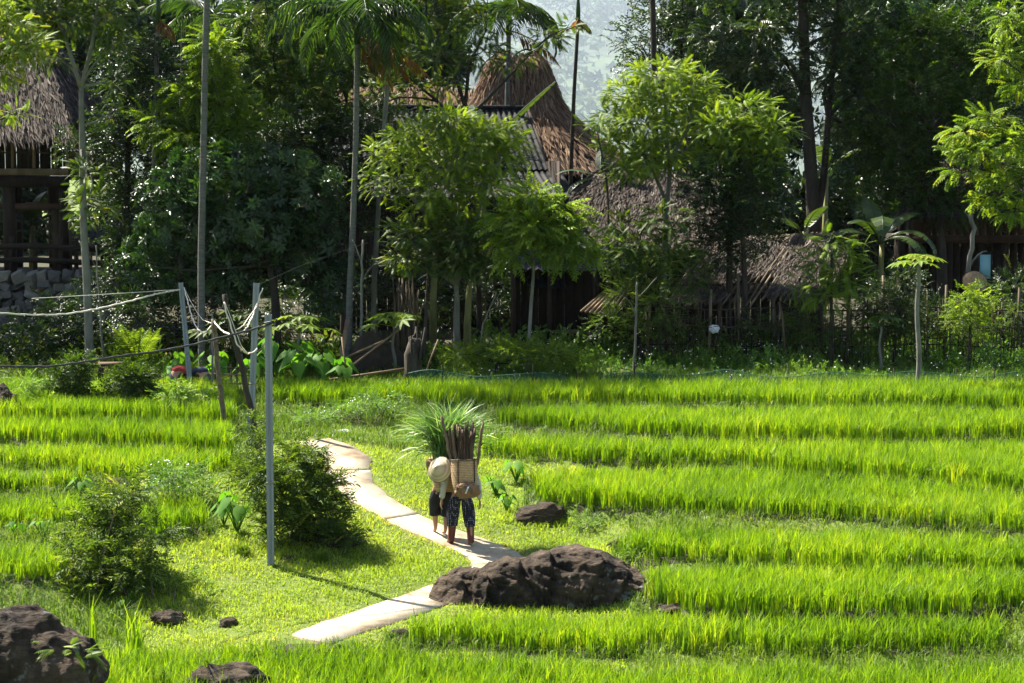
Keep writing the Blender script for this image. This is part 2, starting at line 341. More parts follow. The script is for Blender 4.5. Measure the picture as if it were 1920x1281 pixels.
gz = gz*(1-kk) + (pz + .012 - .05*sstep(.06, -.16, pd))*kk
def zg(x, y):
    x = np.asarray(x, float); y = np.asarray(y, float)
    fx = np.clip((x-GX[0])/GS, 0, len(GX)-1.001); fy = np.clip((y-GY[0])/GS, 0, len(GY)-1.001)
    i, j = fx.astype(int), fy.astype(int); a, b = fx-i, fy-j
    return gz[i, j]*(1-a)*(1-b) + gz[i+1, j]*a*(1-b) + gz[i, j+1]*(1-a)*b + gz[i+1, j+1]*a*b
def ground_px(px, py):                    # where a pixel's ray meets the ground
    d = ray(px, py); ts = np.arange(20, 75, .02)/d[1]
    P = np.array([0, 0, HC]) + ts[:, None]*d
    k = np.argmax(P[:, 2] <= zg(P[:, 0], P[:, 1])); q = P[k]; return np.array([q[0], q[1], float(zg(q[0], q[1]))])
def foot(px, Y):                          # ground point under a pixel column at distance Y
    x = (px-960)/FPX*Y; return np.array([x, Y, float(zg(x, Y))])

M['ground'] = noise_mat('earth_and_turf', [(.3, (.055, .080, .012)), (.5, (.085, .125, .016)), (.70, (.12, .125, .03)), (.88, (.17, .13, .07))], 2.5, 8, .95, .5, 14)
_n, _l = M['ground'].node_tree.nodes, M['ground'].node_tree.links; _p = _n['Principled BSDF']; _src = _p.inputs['Base Color'].links[0].from_socket
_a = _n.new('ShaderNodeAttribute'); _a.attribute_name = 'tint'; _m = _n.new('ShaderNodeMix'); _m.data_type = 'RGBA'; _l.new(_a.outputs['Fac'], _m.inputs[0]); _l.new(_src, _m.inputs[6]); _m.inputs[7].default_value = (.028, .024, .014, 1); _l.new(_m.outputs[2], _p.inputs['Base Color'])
# one sheet to the horizon: the fine grid plus coarse outer rows
ox = np.r_[-13000, -900, -300, -100, -40, -22, GX, 22, 40, 100, 300, 900, 13000]; oy = np.r_[-400, -80, -20, 5, GY, 90, 120, 180, 300, 700, 1500, 3400, 9000, 20500]
X2, Y2 = np.meshgrid(ox, oy, indexing='ij')
Z2 = zg(X2, Y2)
g = G(); i, j = np.meshgrid(np.arange(len(ox)-1), np.arange(len(oy)-1), indexing='ij'); w_ = len(oy)
cx_, cy_ = (X2[:-1, :-1]+X2[1:, 1:])/2, (Y2[:-1, :-1]+Y2[1:, 1:])/2
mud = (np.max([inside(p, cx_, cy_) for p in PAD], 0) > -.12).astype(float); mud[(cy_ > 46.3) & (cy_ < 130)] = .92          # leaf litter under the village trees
g.add(np.stack([X2, Y2, Z2], -1).reshape(-1, 3), np.stack([i*w_+j, (i+1)*w_+j, (i+1)*w_+j+1, i*w_+j+1], -1).reshape(-1, 4), mud.ravel())
g.build('ground', M['ground'], smooth=True, kind='structure')

# path: an earth bed with cast slabs
M['concrete'] = noise_mat('pale_concrete', [(.26, (.13, .09, .055)), (.38, (.23, .17, .105)), (.48, (.34, .275, .19)), (.62, (.41, .355, .265)), (.8, (.47, .42, .33))], 1.7, 14, .95, .35, 45, tint=.12)
M['bed'] = noise_mat('path_earth', [(.3, (.10, .075, .045)), (.7, (.24, .18, .11))], 6, 6, .95, .4)
tan = nrm(np.gradient(pcl[:, :2], axis=0)); nor = np.stack([-tan[:, 1], tan[:, 0]], 1)
def strip(sl, grow, ztop, thick, jit):
    a = pcl[sl]; n2 = nor[sl]; L = []; Rr = []
    for k in range(len(a)):
        hw = a[k, 3]*.90 + grow; jl, jr = (jit*(.6*math.sin(a[k,1]*7.1)+.6*math.sin(a[k,1]*17+1)+R.normal(0,.35)) for _ in (0, 1)); jr *= -1
        L.append([*(a[k, :2]+n2[k]*(hw+jl)), a[k, 2]]); Rr.append([*(a[k, :2]-n2[k]*(hw+jr)), a[k, 2]])
    L, Rr = np.array(L), np.array(Rr); n3 = len(a); g = G()
    T = np.concatenate([L, Rr]) + [0, 0, ztop]; B = T - [0, 0, thick]
    f = [[k, k+1, n3+k+1, n3+k] for k in range(n3-1)]
    sd = [[k, 2*n3+k, 2*n3+k+1, k+1] for k in range(n3-1)] + [[n3+k, n3+k+1, 3*n3+k+1, 3*n3+k] for k in range(n3-1)]
    en = [[0, n3, 3*n3, 2*n3], [n3-1, 3*n3-1, 4*n3-1, 2*n3-1]]
    g.add(np.concatenate([T, B]), f + sd + en); return g
proot = strip(slice(0, len(pcl)), .04, -.008, .15, .02).build('path', M['bed'], kind='structure')
k = 0
while k < len(pcl)-4:
    m_ = min(len(pcl), k + int(R.integers(17, 27)))
    if len(pcl)-m_ < 4: m_ = len(pcl)
    a = pcl.copy()
    sv = pcl[k:m_].copy()
    if k > 0: pcl[k, :2] += tan[k]*.012
    g = strip(slice(k, m_), 0, .010 + R.normal(0, .004), .09, .022); pcl[k:m_] = sv
    g.build('slab', M['concrete'], proot); k = m_-1

# ------------------------------------------------------------------ rice and grass
def in_view(x, y, m=2.3): return np.abs(x) < y*.255 + m
def blades(x, y, z, h, wd, lean, curve, az=None, segs=2):
    """bent grass blades as three triangles each (one for segs=1)"""
    n = len(x); az = R.uniform(0, 2*PI, n) if az is None else az
    d = np.stack([np.cos(az), np.sin(az), 0*az], 1); fa = az + PI/2 + R.normal(0, .5, n)
    s = np.stack([np.cos(fa), np.sin(fa), 0*fa], 1)*wd[:, None]/2
    b = np.stack([x, y, z], 1); up = np.array([0, 0, 1.0])
    tip = b + d*(h*np.sin(lean+curve))[:, None] + up*(h*np.cos(lean+curve*.8))[:, None]
    if segs == 1:
        V = np.stack([b-s, b+s, tip], 1).reshape(-1, 3); F = np.arange(n*3).reshape(-1, 3); return V, F, 1
    md = b + d*(h*.55*np.sin(lean))[:, None] + up*(h*.55*np.cos(lean))[:, None]
    V = np.stack([b-s, b+s, md-s*.85, md+s*.85, tip], 1).reshape(-1, 3)
    o = (np.arange(n)*5)[:, None]
    F = np.concatenate([o+[0, 1, 2], o+[1, 3, 2], o+[2, 3, 4]], 1).reshape(-1, 3); return V, F, 3
def pnoise(x, y, s, o=0.0):
    return .5 + .25*(np.sin(x*s+o+1.7*np.sin(y*s*.7+o)) + np.sin(y*s*1.1-o+1.3*np.sin(x*s*.8)))

for p in PAD:
    y0, y1 = max(21.2, p['fy'].min()), p['by'].max(); x0, x1 = min((p['x0']-960)/FPX*q for q in (y0, y1)), max((p['x1']-960)/FPX*q for q in (y0, y1))
    y0 -= .2
    sp = .126 if y1 < 37 else .134
    nx, ny = int((x1-x0)/sp)+1, int((y1-y0)/sp)+1
    X, Y = np.meshgrid(np.linspace(x0, x1, nx), np.linspace(y0, y1, ny)); X = X.ravel() + R.normal(0, sp*.28, X.size); Y = Y.ravel() + R.normal(0, sp*.28, Y.size)
    ok = (inside(p, X, Y) > -.02 + .10*(pnoise(X, Y, 7, 1)-.5)) & (in_view(X, Y, .6) | (in_view(X, Y) & (R.random(len(X)) < .5))) & ~((pnoise(X, Y, 2.9, 6+p['z']*11) < .10) & (R.random(len(X)) < .5))
    X, Y = X[ok], Y[ok]
    nb = 15
    hh = (.39 + .07*(pnoise(X, Y, 1.3, p['z']*7)-.5) + .06*(pnoise(X, Y, 4.1, p['z']*3)-.5)) * R.normal(1, .09, len(X))
    lt = np.clip(.45 + .35*(pnoise(X, Y, .9, 2+p['z'])-.5) + .25*(pnoise(X, Y, 3.3, p['z'])-.5) + R.normal(0, .16, len(X)), 0, 1)
    x = np.repeat(X, nb) + R.normal(0, .028, len(X)*nb); y = np.repeat(Y, nb) + R.normal(0, .028, len(X)*nb)
    h = np.repeat(hh, nb)*R.uniform(.72, 1.12, len(x)); hm = len(x)
    V, F, r = blades(x, y, np.full(hm, p['z']-.01), h, R.uniform(.011, .020, hm), np.abs(R.normal(.08, .09, hm)), np.abs(R.normal(.20, .2, hm)))
    tt = np.clip(np.repeat(np.repeat(lt, nb) + R.normal(0, .16, hm), r), 0, 1)
    G().add(V, F, tt).build('rice', M['rice'], at=(float(X.mean()), float(Y.mean()), p['z']), label='young green rice growing in the ' + p['n'], cat='rice', group='flooded rice paddies on the terraces', kind='stuff')

# turf on banks and beside the path
n = 500000
Y = 21.5 + (45-21.5)*R.random(n)**.9; X = (R.random(n)*2-1)*(Y*.255+2.2)
ip = np.max([inside(p, X, Y) for p in PAD], 0)
keep = (ip < .03); X, Y, ip = X[keep], Y[keep], ip[keep]
keep = path_dist(X, Y) > R.normal(-.10, .06, len(X)) - .26*(pnoise(X, Y, 2.6, 2)-.5) - .16*(pnoise(X, Y, 8, 4)-.5); X, Y, ip = X[keep], Y[keep], ip[keep]
pdv = path_dist(X, Y)
left_lawn = (X < (1180-960)/FPX*Y) & (X > (240-960)/FPX*Y) & (Y < 37)
lawn = left_lawn & (ip < -.25)
clump = pnoise(X, Y, 2.3) * .6 + pnoise(X, Y, 6.1, 3)*.4
thin = R.random(len(X)) < np.where(lawn, 1.0, .56)*np.where(in_view(X, Y, .5), 1, .5)
for nm, sel, mt, h0, lab in (('turf', lawn & thin, 'lawn', .085, 'short bright turf on both sides of the path'), ('grass', ~lawn & thin, 'bank', .20, 'longer grass on the banks between the paddies')):
    x, y, c, pp = X[sel], Y[sel], clump[sel], pdv[sel]; m_ = len(x)
    edge = np.clip(.6 + pp/.8, .6, 1) if nm == 'turf' else 1
    h = h0*(.5 + 1.1*c**1.5)*R.uniform(.6, 1.35, m_)*edge
    V, F, r = blades(x, y, zg(x, y)-.01, h, R.uniform(.008, .016, m_), np.abs(R.normal(.25, .25, m_)), np.abs(R.normal(.5, .3, m_)))
    tt = np.clip(.30 + .5*(pnoise(x, y, 1.1, 5)-.3) + R.normal(0, .17, m_) + (np.where(pp < .10, .22, 0) if nm == 'turf' else 0), 0, 1)
    G().add(V, F, np.repeat(tt, r)).build(nm, M[mt], label=lab, cat='grass', kind='stuff')

# ------------------------------------------------------------------ leaf templates
def leaflet(b, d, up, L, wd, fold=.25, droop=.15):
    """a folded leaf: four points, two triangles"""
    b = np.asarray(b, float); d = nrm(np.asarray(d, float)); s = nrm(np.cross(up, d)); u = np.cross(d, s)
    m = b + d*L*.45
    return [b, m + s*wd/2 + u*wd*fold, b + d*L - u*L*droop, m - s*wd/2 + u*wd*fold], [[0, 1, 2], [0, 2, 3]]
def template(parts):
    V, F = [], []
    for v, f in parts:
        o = len(V); V += [list(map(float, q)) for q in v]; F += [[q+o for q in t] for t in f]
    return np.array(V), np.array(F)
UP = np.array([0, 0, 1.0])
def t_pinnate(pairs=7, L=1.0, ll=.30, lw=.11, arch=.35, ang=1.1, tri=False):
    P = []
    for k in range(pairs):
        t = .18 + .8*k/(pairs-1); q = np.array([t*L, 0, -arch*t*t*L]); ta = nrm([1, 0, -2*arch*t])
        s = ll*(1 - .45*abs(t-.5)*1.4)*random.uniform(.85, 1.1)
        for sg in (-1, 1):
            d = ta*math.cos(ang) + np.array([0, sg*math.sin(ang), -.12])
            if tri:
                d = nrm(d); w3 = ta*lw*.62; P.append(([q - w3, q + w3, q + d*s - UP*s*.12], [[0, 1, 2]]))
            else: P.append(leaflet(q, d, UP, s, lw*random.uniform(.85, 1.15)))
    P.append(leaflet(q, ta, UP, ll, lw)); 
    s_ = .012; P.append(([[0, -s_, 0], [0, s_, 0], [L, 0, -arch*L], [L*.5, s_, -arch*.25*L]], [[0, 1, 3], [0, 3, 2]]))
    return template(P)
def t_whorl(n=7, L=.5, wd=.2, tilt=.35):
    P = []
    for k in range(n):
        a = 2*PI*k/n + random.uniform(-.35, .35); e = tilt + random.uniform(-.5, .3)
        d = np.array([math.sin(e), math.cos(e)*math.cos(a), math.cos(e)*math.sin(a)])
        up = nrm(np.array([1, 0, 0]) - d*d[0]) if abs(d[0]) < .95 else UP
        P.append(leaflet(d*.05, d, up, L*random.uniform(.7, 1.1), wd*random.uniform(.8, 1.1), .2, .2))
    return template(P)
def t_twig(n=9, L=.8, ll=.28, wd=.11):
    P = []
    for k in range(n):
        t = .1 + .9*k/(n-1); q = np.array([t*L, random.uniform(-.04, .04), -.15*t*t]); sg = -1 if k % 2 else 1
        d = np.array([random.uniform(.4, .9), sg*random.uniform(.5, 1), random.uniform(-.5, .35)])
        P.append(leaflet(q, d, nrm(UP + np.array([random.uniform(-.5, .5), random.uniform(-.5, .5), 0])), ll*random.uniform(.7, 1.15), wd*random.uniform(.8, 1.2)))
    s_ = .008; P.append(([[0, -s_, 0], [0, s_, 0], [L, 0, -.15], [L*.5, s_, -.04]], [[0, 1, 3], [0, 3, 2]]))
    return template(P)
TPL = {'feather': [t_pinnate(11, 1, .27, .075, .3, tri=True) for _ in range(3)], 'pinnate': [t_pinnate(6, 1, .36, .16, .35) for _ in range(3)],
       'whorl': [t_whorl(8) for _ in range(4)], 'twig': [t_twig() for _ in range(4)], 'fine': [t_twig(12, .9, .20, .085) for _ in range(4)],
       'lance': [t_twig(12, .9, .30, .075) for _ in range(4)]}
def stamp(g, tpl, pos, Xd, Zd, sc, tint):
    tv, tf = tpl; n = len(pos)
    Xd = nrm(Xd); Zd = nrm(Zd - Xd*(Zd*Xd).sum(-1, keepdims=True)); Yd = np.cross(Zd, Xd)
    V = pos[:, None] + sc[:, None, None]*(tv[None, :, 0:1]*Xd[:, None] + tv[None, :, 1:2]*Yd[:, None] + tv[None, :, 2:3]*Zd[:, None])
    F = (tf[None] + (np.arange(n)*len(tv))[:, None, None]).reshape(-1, 3)
    tt = np.clip(np.repeat(tint, len(tf)) + R.normal(0, .08, n*len(tf)), 0, 1)
    g.add(V.reshape(-1, 3), F, tt)
def foliage(g, clumps, kind, n, size, shell=.55, lift=.25, tintc=.45, tints=.2):
    """clumps: (centre, radii); sprays spread through each clump's volume, denser to its skin, uneven"""
    cs = np.array([c for c, r in clumps]); rs = np.array([r for c, r in clumps])
    wt = (rs[:, 0]*rs[:, 2] + rs[:, 1]*rs[:, 2] + rs[:, 0]*rs[:, 1]); wt = wt/wt.sum()
    k = R.choice(len(cs), n, p=wt)
    d = nrm(R.normal(0, 1, (n, 3)) + [0, 0, lift])
    rr = shell + (1-shell)*R.random(n)**.8
    lump = 1 + .22*np.sin(d[:, 0]*5+k*1.7)*np.sin(d[:, 2]*6+k) + .15*np.sin(d[:, 1]*9+k*2.3+d[:, 2]*7)
    pos = cs[k] + d*rs[k]*(rr*lump)[:, None]
    out = d*np.array([1, 1, .55]) + R.normal(0, .42, (n, 3)) + [0, 0, .05]
    up = UP + R.normal(0, .35, (n, 3)) + d*.35
    tint = tintc + R.normal(0, tints, n) + .12*np.sin(k*3.1) + .12*(R.random(len(cs))[k]-.5)
    T = TPL[kind]; m = R.integers(0, len(T), n); sc = size*R.uniform(.65, 1.2, n)
    for q in range(len(T)):
        s = m == q
        if s.any(): stamp(g, T[q], pos[s], out[s], up[s], sc[s], tint[s])
def limb(a, b, bend=.12, n=7):
    a, b = np.asarray(a, float), np.asarray(b, float); t = np.linspace(0, 1, n)[:, None]; L = np.linalg.norm(b-a)
    off = nrm(R.normal(0, 1, 3))*L*bend; sag = np.array([0, 0, L*.10])
    return a + (b-a)*t + (off+sag)*np.sin(PI*t) + R.normal(0, L*.012, (n, 3))*np.sin(PI*t)
def px_clumps(cl, Y, depth=.85):
    out = []
    for c in cl:
        a, b, rx, ry = c[:4]; dy = c[4] if len(c) > 4 else R.uniform(-.5, .5)
        s = ppm(Y); out.append((at(a, b, Y+dy), np.array([rx/s, max(rx, ry)/s*depth, ry/s])))
    return out
def tree(label, Y, trunk, tr, clumps, kind, n, size, leaf, bark='bark_dark', name='tree', group=None, forks=(), shell=.5, lift=.25, twigs=2, cat='tree', tintc=.45, base=None, depth=.85):
    """trunk/forks: photo-pixel polylines at distance Y (first trunk point is set on the ground); clumps: (px,py,rx,ry[,dy])"""
    b = foot(trunk[0][0], Y) if base is None else base
    root = empty(name, b, label, cat, group)
    pts = np.array([b - [0, 0, .15]] + [at(a, c, Y) for a, c in trunk[1:]])
    t = np.linspace(0, 1, len(pts)); tq = np.linspace(0, 1, 3*len(pts))
    pq = np.stack([np.interp(tq, t, pts[:, i]) for i in range(3)], 1); pq[1:-1] += R.normal(0, tr*.18, (len(pq)-2, 3))*[1, 1, .2]
    for _ in range(2): pq[1:-1] = (pq[:-2]+2*pq[1:-1]+pq[2:])/4
    g = G(); rad = tr*np.linspace(1.0, .55, len(pq)); rad[0] *= 1.35; g.tube(pq, rad, 9)
    ends = [pq[-1]]
    for f in forks:
        fp = np.array([at(q[0], q[1], Y + (q[2] if len(q) > 2 else 0)) for q in f]); tf = np.linspace(0, 1, len(fp)); ts = np.linspace(0, 1, 3*len(fp))
        fq = np.stack([np.interp(ts, tf, fp[:, i]) for i in range(3)], 1)
        fq[1:-1] = (fq[:-2]+2*fq[1:-1]+fq[2:])/4
        g.tube(fq, tr*np.linspace(.55, .22, len(fq)), 7); ends += [fq[-1], fq[len(fq)//2]]
    C3 = px_clumps(clumps, Y, depth); E = np.array(ends + [pq[-3], pq[int(len(pq)*.7)]])
    for c, r in C3:
        dst = np.linalg.norm(E - c, axis=1) + np.maximum(0, E[:, 2]-c[2])*1.5; s = E[dst.argmin()]
        g.tube(limb(s, c), tr*np.linspace(.30, .10, 7), 5)
        for _ in range(twigs):
            e = c + nrm(R.normal(0, 1, 3) + [0, 0, .3])*r*.8
            g.tube(limb(c - (c-s)*R.uniform(0, .3), e, .1, 5), tr*np.linspace(.10, .03, 5)+.003, 4, False)
    g.build('trunk', M[bark], root, smooth=True)
    g = G(); foliage(g, C3, kind, n, size, shell, lift, tintc)
    g.build('crown', M[leaf], root, kind='stuff')
    return root
# ------------------------------------------------------------------ hills behind, far wood
M['hill'] = noise_mat('hill_forest_floor', [(.3, (.02, .035, .012)), (.6, (.05, .085, .025)), (.8, (.09, .12, .04))], .0016, 8, .95, .0)
def hill_z(x, y):
    x, y = x/2.2, y/2.2; q = np.clip((y-2600)/4200, 0, 1)
    return 2.2*(1 + 680*q**.85 + 50*np.sin(x*.0014+1)*q + 28*np.sin(x*.0036+y*.002)*q + 70*np.clip((-x+140)/2200, -0.4, 1)*q)
g = G(); g.sheet(lambda u, v: np.stack([(u-.5)*23700, 5720+v*9240, hill_z((u-.5)*23700, 5720+v*9240)], -1), 90, 50)
g.build('hills', M['hill'], smooth=True, kind='structure')
M['far'] = leaf_mat('far_tree_leaf', [(0, (.025, .05, .015)), (.6, (.06, .11, .028)), (1, (.10, .14, .045))], .2, (1.2, 1.2, .6), .95, .0)
g = G(); nb = 1500
yy = 5760 + 8600*R.random(nb)**.8; xx = (R.random(nb)*2-1)*(yy*.27+6); zz = hill_z(xx, yy)
rr_ = R.uniform(40, 95, nb); m_ = 30; dd = nrm(R.normal(0, 1, (nb*m_, 3)) + [0, 0, .4]); kk_ = np.repeat(np.arange(nb), m_)
pp_ = np.stack([xx, yy, zz+13], 1)[kk_] + dd*rr_[kk_][:, None]*R.uniform(.7, 1.1, (nb*m_, 1))*[1, 1, .75]
T3 = pp_[:, None] + R.normal(0, 1, (nb*m_, 3, 3))*12
g.add(T3.reshape(-1, 3), np.arange(nb*m_*3).reshape(-1, 3), np.clip(.45 + .25*np.sin(kk_*1.7) + R.normal(0, .15, nb*m_), 0, 1))
g.build('hillside_wood', M['far'], label='hazy wooded hillside far behind the roofs', cat='woodland', kind='stuff')

# ------------------------------------------------------------------ trees of the village edge
# backing row: tall dense trees behind the houses
for lab, px, Y, cl in [
  ('tall dark tree behind the left stilt house roof', 60, 74, [(40,40,120,90),(150,10,110,80),(100,140,130,80),(-40,130,90,120)]),
  ('tall dark tree behind the pale palm trunk', 300, 72, [(260,60,110,90),(350,120,110,90),(280,200,120,90),(380,240,110,80)]),
  ('tall dark tree behind the left end of the corrugated roof', 520, 75, [(480,60,110,80),(570,30,110,80),(540,140,120,80),(470,200,100,80),(620,170,90,80)]),
  ('tall dark tree behind the drooping palm', 730, 76, [(700,50,90,80),(790,30,90,70),(740,150,90,80),(820,120,70,60)]),
  ('tall dark tree behind the twin trunked tree', 1440, 74, [(1330,60,90,80),(1420,30,90,80),(1380,150,100,80),(1340,260,110,90),(1440,250,90,90),(1400,360,120,80)]),
  ('tall dark tree right of the twin trunked tree', 1640, 73, [(1620,40,90,90),(1700,100,100,90),(1630,200,90,90),(1700,260,110,90),(1620,330,100,90),(1700,380,110,70)]),
  ('tall dark tree at the far right behind the dark house', 1840, 72, [(1800,30,100,90),(1900,60,100,100),(1820,160,110,90),(1910,210,90,100),(1810,290,110,90),(1900,340,100,90)])]:
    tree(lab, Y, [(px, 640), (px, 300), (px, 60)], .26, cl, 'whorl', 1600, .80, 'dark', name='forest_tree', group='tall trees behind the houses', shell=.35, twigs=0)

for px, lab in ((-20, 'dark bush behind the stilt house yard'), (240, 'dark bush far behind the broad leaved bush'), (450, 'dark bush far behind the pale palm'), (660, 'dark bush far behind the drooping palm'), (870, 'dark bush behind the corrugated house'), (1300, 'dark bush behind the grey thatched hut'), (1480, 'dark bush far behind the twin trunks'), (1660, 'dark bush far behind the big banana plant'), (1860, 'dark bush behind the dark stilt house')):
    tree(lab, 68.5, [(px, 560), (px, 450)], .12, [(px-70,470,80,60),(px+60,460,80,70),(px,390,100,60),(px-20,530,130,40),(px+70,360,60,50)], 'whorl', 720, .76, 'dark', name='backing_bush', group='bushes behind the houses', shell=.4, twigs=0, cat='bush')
tree('slim pale tree with feathery leaves in front of the left thatched roof', 46, [(165,655),(160,480),(156,300),(152,165)], .105,
     [(70,20,60,35),(130,40,80,40),(200,30,60,50),(220,90,35,40),(215,160,22,35),(212,215,20,28),(165,330,38,35),(165,385,48,32),(95,110,45,14),(50,80,30,22),(170,-30,110,50),(60,-40,90,45)],
     'feather', 1590, 0.28, 'mid', 'bark_pale', 'feathery_tree', forks=[[(152,165),(135,110),(115,50),(105,-40)], [(152,165),(172,90),(182,20),(186,-40)]], shell=.3, twigs=3, tintc=.6)
tree('yellow green tree leaning in at the top left corner', 44, [(-120,660),(-110,400),(-70,150)], .12,
     [(15,45,55,30),(30,95,55,28),(5,130,45,40),(20,215,26,16),(-20,20,60,50),(70,85,40,18)], 'feather', 846, 0.26, 'yellow', 'bark_dark', 'leaning_tree', shell=.25, twigs=3, tintc=.55, lift=.1)
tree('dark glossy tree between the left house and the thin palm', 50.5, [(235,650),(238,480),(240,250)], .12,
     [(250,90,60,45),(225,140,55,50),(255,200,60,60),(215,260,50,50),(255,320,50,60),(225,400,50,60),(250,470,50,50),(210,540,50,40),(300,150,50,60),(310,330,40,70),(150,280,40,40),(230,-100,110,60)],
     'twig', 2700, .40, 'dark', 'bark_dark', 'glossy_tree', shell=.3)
tree('star leaved tree leaning over the dark bush', 48.5, [(440,655),(432,500),(430,360),(425,240)], .09,
     [(400,130,45,32),(360,175,45,30),(420,190,50,35),(300,235,42,26),(360,260,60,30),(420,300,50,35),(450,250,35,35),(395,90,40,25)], 'pinnate', 988, 0.36, 'bright', 'bark_dark', 'pinnate_tree', shell=.3, tintc=.35)
tree('leafy tree in front of the corrugated roof on the left', 51.5, [(612,655),(606,450),(604,300),(600,215)], .085,
     [(520,130,60,32),(570,170,70,36),(470,160,45,36),(620,130,50,40),(520,210,60,28),(590,230,60,30),(480,100,55,30),(640,190,40,30),(540,60,60,40),(470,40,50,35),(620,50,50,40),(580,250,60,26),(640,230,40,30),(480,-110,120,60),(660,100,35,40)],
     'pinnate', 1710, 0.34, 'mid', 'bark_dark', 'leafy_tree', forks=[[(604,300),(570,250),(530,190)], [(604,290),(640,240),(650,190)]], shell=.3, twigs=3, tintc=.55)
tree('dark leafy tree between the two middle palms', 50, [(640,655),(648,480),(655,340)], .09,
     [(560,250,50,36),(610,280,55,36),(660,250,45,40),(700,290,45,40),(640,330,60,36),(580,320,55,34),(700,220,40,36),(720,350,40,40),(660,400,50,40),(545,290,36,30),(750,235,40,30),(760,290,40,30),(520,250,45,30),(490,290,45,30)], 'twig', 1900, .38, 'dark', 'bark_dark', 'leafy_tree', shell=.35, tintc=.55)
tree('dark tree hidden behind the bright feathery crown', 50, [(900,655),(895,480),(890,360)], .08,
     [(780,275,45,24),(840,280,50,24),(900,285,50,24),(950,300,40,26),(800,325,50,30),(870,335,50,30),(940,350,45,30),(760,345,40,34)], 'twig', 900, .36, 'dark', 'bark_dark', 'leafy_tree', shell=.35, tintc=.55)
tree('dense dark tree just outside the right edge', 51, [(2090,655),(2085,420),(2075,250)], .15, [(2030,120,70,60),(2110,160,80,70),(2050,240,80,70),(2120,320,80,80),(2040,380,80,70),(2080,480,90,70),(2060,580,90,60),(2150,420,70,90),(2140,60,80,60)], 'twig', 1300, .46, 'dark', 'bark_dark', 'edge_tree', shell=.4)
tree('dense dark tree just outside the left edge', 49, [(-170,655),(-165,420),(-160,250)], .15, [(-120,140,70,60),(-200,160,80,70),(-150,300,80,70),(-220,360,80,80),(-140,440,80,70),(-180,540,90,70),(-150,620,90,50)], 'twig', 1000, .46, 'dark', 'bark_dark', 'edge_tree', shell=.4)
tree('huge dark bush with broad leaves left of the palms', 47.5, [(520,655),(515,560),(500,440)], .13,
     [(330,380,75,60),(420,340,95,65),(530,330,95,55),(600,380,60,60),(380,450,95,65),(480,430,110,75),(570,470,75,70),(290,460,55,60),(310,540,60,40),(420,530,80,45),(620,540,50,60),(250,500,35,25)],
     'whorl', 2500, .36, 'gloss', 'bark_dark', 'broadleaf_bush', shell=.62, tintc=.4, group=None)
tree('dark broad leaved tree right of the pale palm trunk', 54, [(470,655),(470,420),(468,250)], .12,
     [(450,80,55,40),(500,120,55,40),(440,160,50,40),(520,180,55,36),(460,230,60,40),(420,280,50,36),(560,100,50,40),(590,160,50,36),(480,20,60,36),(540,40,60,36)], 'whorl', 900, .36, 'gloss', 'bark_dark', 'broadleaf_tree', shell=.5, tintc=.5)
tree('dark broad leaved tree at the upper right', 55, [(1690,655),(1690,420),(1690,250)], .14,
     [(1640,60,60,45),(1700,30,60,40),(1760,70,60,45),(1820,30,60,45),(1660,140,55,45),(1740,150,60,45),(1820,120,60,45),(1880,80,50,50),(1600,120,45,45),(1870,180,50,45),(1600,220,45,50)], 'whorl', 1000, .40, 'gloss', 'bark_dark', 'broadleaf_tree', shell=.5, tintc=.55)
tree('bright feathery tree in front of the corrugated roof', 46.5, [(858,650),(857,590),(855,535)], .095,
     [(850,235,55,22),(800,265,60,26),(890,270,75,30),(760,300,55,30),(850,310,80,34),(940,300,50,34),(740,350,45,30),(820,360,70,34),(910,350,60,32),(790,395,50,22),(865,395,50,25),(960,270,35,26),(760,258,45,22),(915,245,50,20),(830,216,40,14),(715,290,40,28),(700,335,30,24),(850,226,45,16),(900,262,60,22),(945,252,40,20),(800,240,45,18)],
     'feather', 2533, 0.26, 'bright', 'bark_pale', 'feathery_tree', forks=[[(855,535),(820,480),(795,400)], [(855,535),(850,450),(848,350)], [(855,535),(885,460),(905,370)], [(855,535),(812,500),(770,440)]], shell=.35, tintc=.6, twigs=3)
tree('low dark feathery tree under the bright crown', 45.8, [(792,650),(800,560),(805,500)], .05,
     [(770,440,50,26),(830,440,55,26),(880,450,50,30),(760,490,42,20),(860,490,50,28),(920,500,42,24),(910,440,40,30),(810,480,40,25)], 'feather', 1333, 0.26, 'mid', 'bark_dark', 'young_tree', shell=.3, tintc=.6)
tree('young tree with drooping fresh leaves before the dark hut', 44.6, [(988,655),(996,560),(1003,470),(1006,420)], .045,
     [(1000,375,42,24),(1050,400,42,26),(960,410,40,28),(1010,430,50,28),(1075,445,38,28),(955,460,34,30),(1040,470,40,25),(1100,480,25,20)], 'pinnate', 627, 0.37, 'bright', 'bark_pale', 'young_tree', shell=.25, tintc=.5)
tree('bright layered tree in front of the hazy hill gap', 49, [(1240,655),(1246,500),(1250,380),(1258,300)], .085,
     [(1240,140,70,26),(1300,165,55,30),(1180,178,60,26),(1250,195,90,30),(1150,220,42,22),(1200,235,70,28),(1300,230,60,30),(1180,280,45,22),(1250,290,60,25),(1215,310,50,22)],
     'feather', 2533, 0.26, 'bright', 'bark_pale', 'layered_tree', forks=[[(1250,380),(1215,300),(1180,230)], [(1258,300),(1290,240),(1300,190)], [(1255,310),(1250,240),(1245,170)]], shell=.4, tintc=.6, twigs=3)
tree('thin leaning tree left of the layered tree', 48, [(1150,655),(1142,480),(1140,340),(1120,250)], .035,
     [(1125,235,30,18),(1150,265,40,20),(1170,320,35,22),(1210,290,40,24)], 'feather', 333, 0.28, 'bright', 'bark_dark', 'thin_tree', shell=.2, tintc=.6)
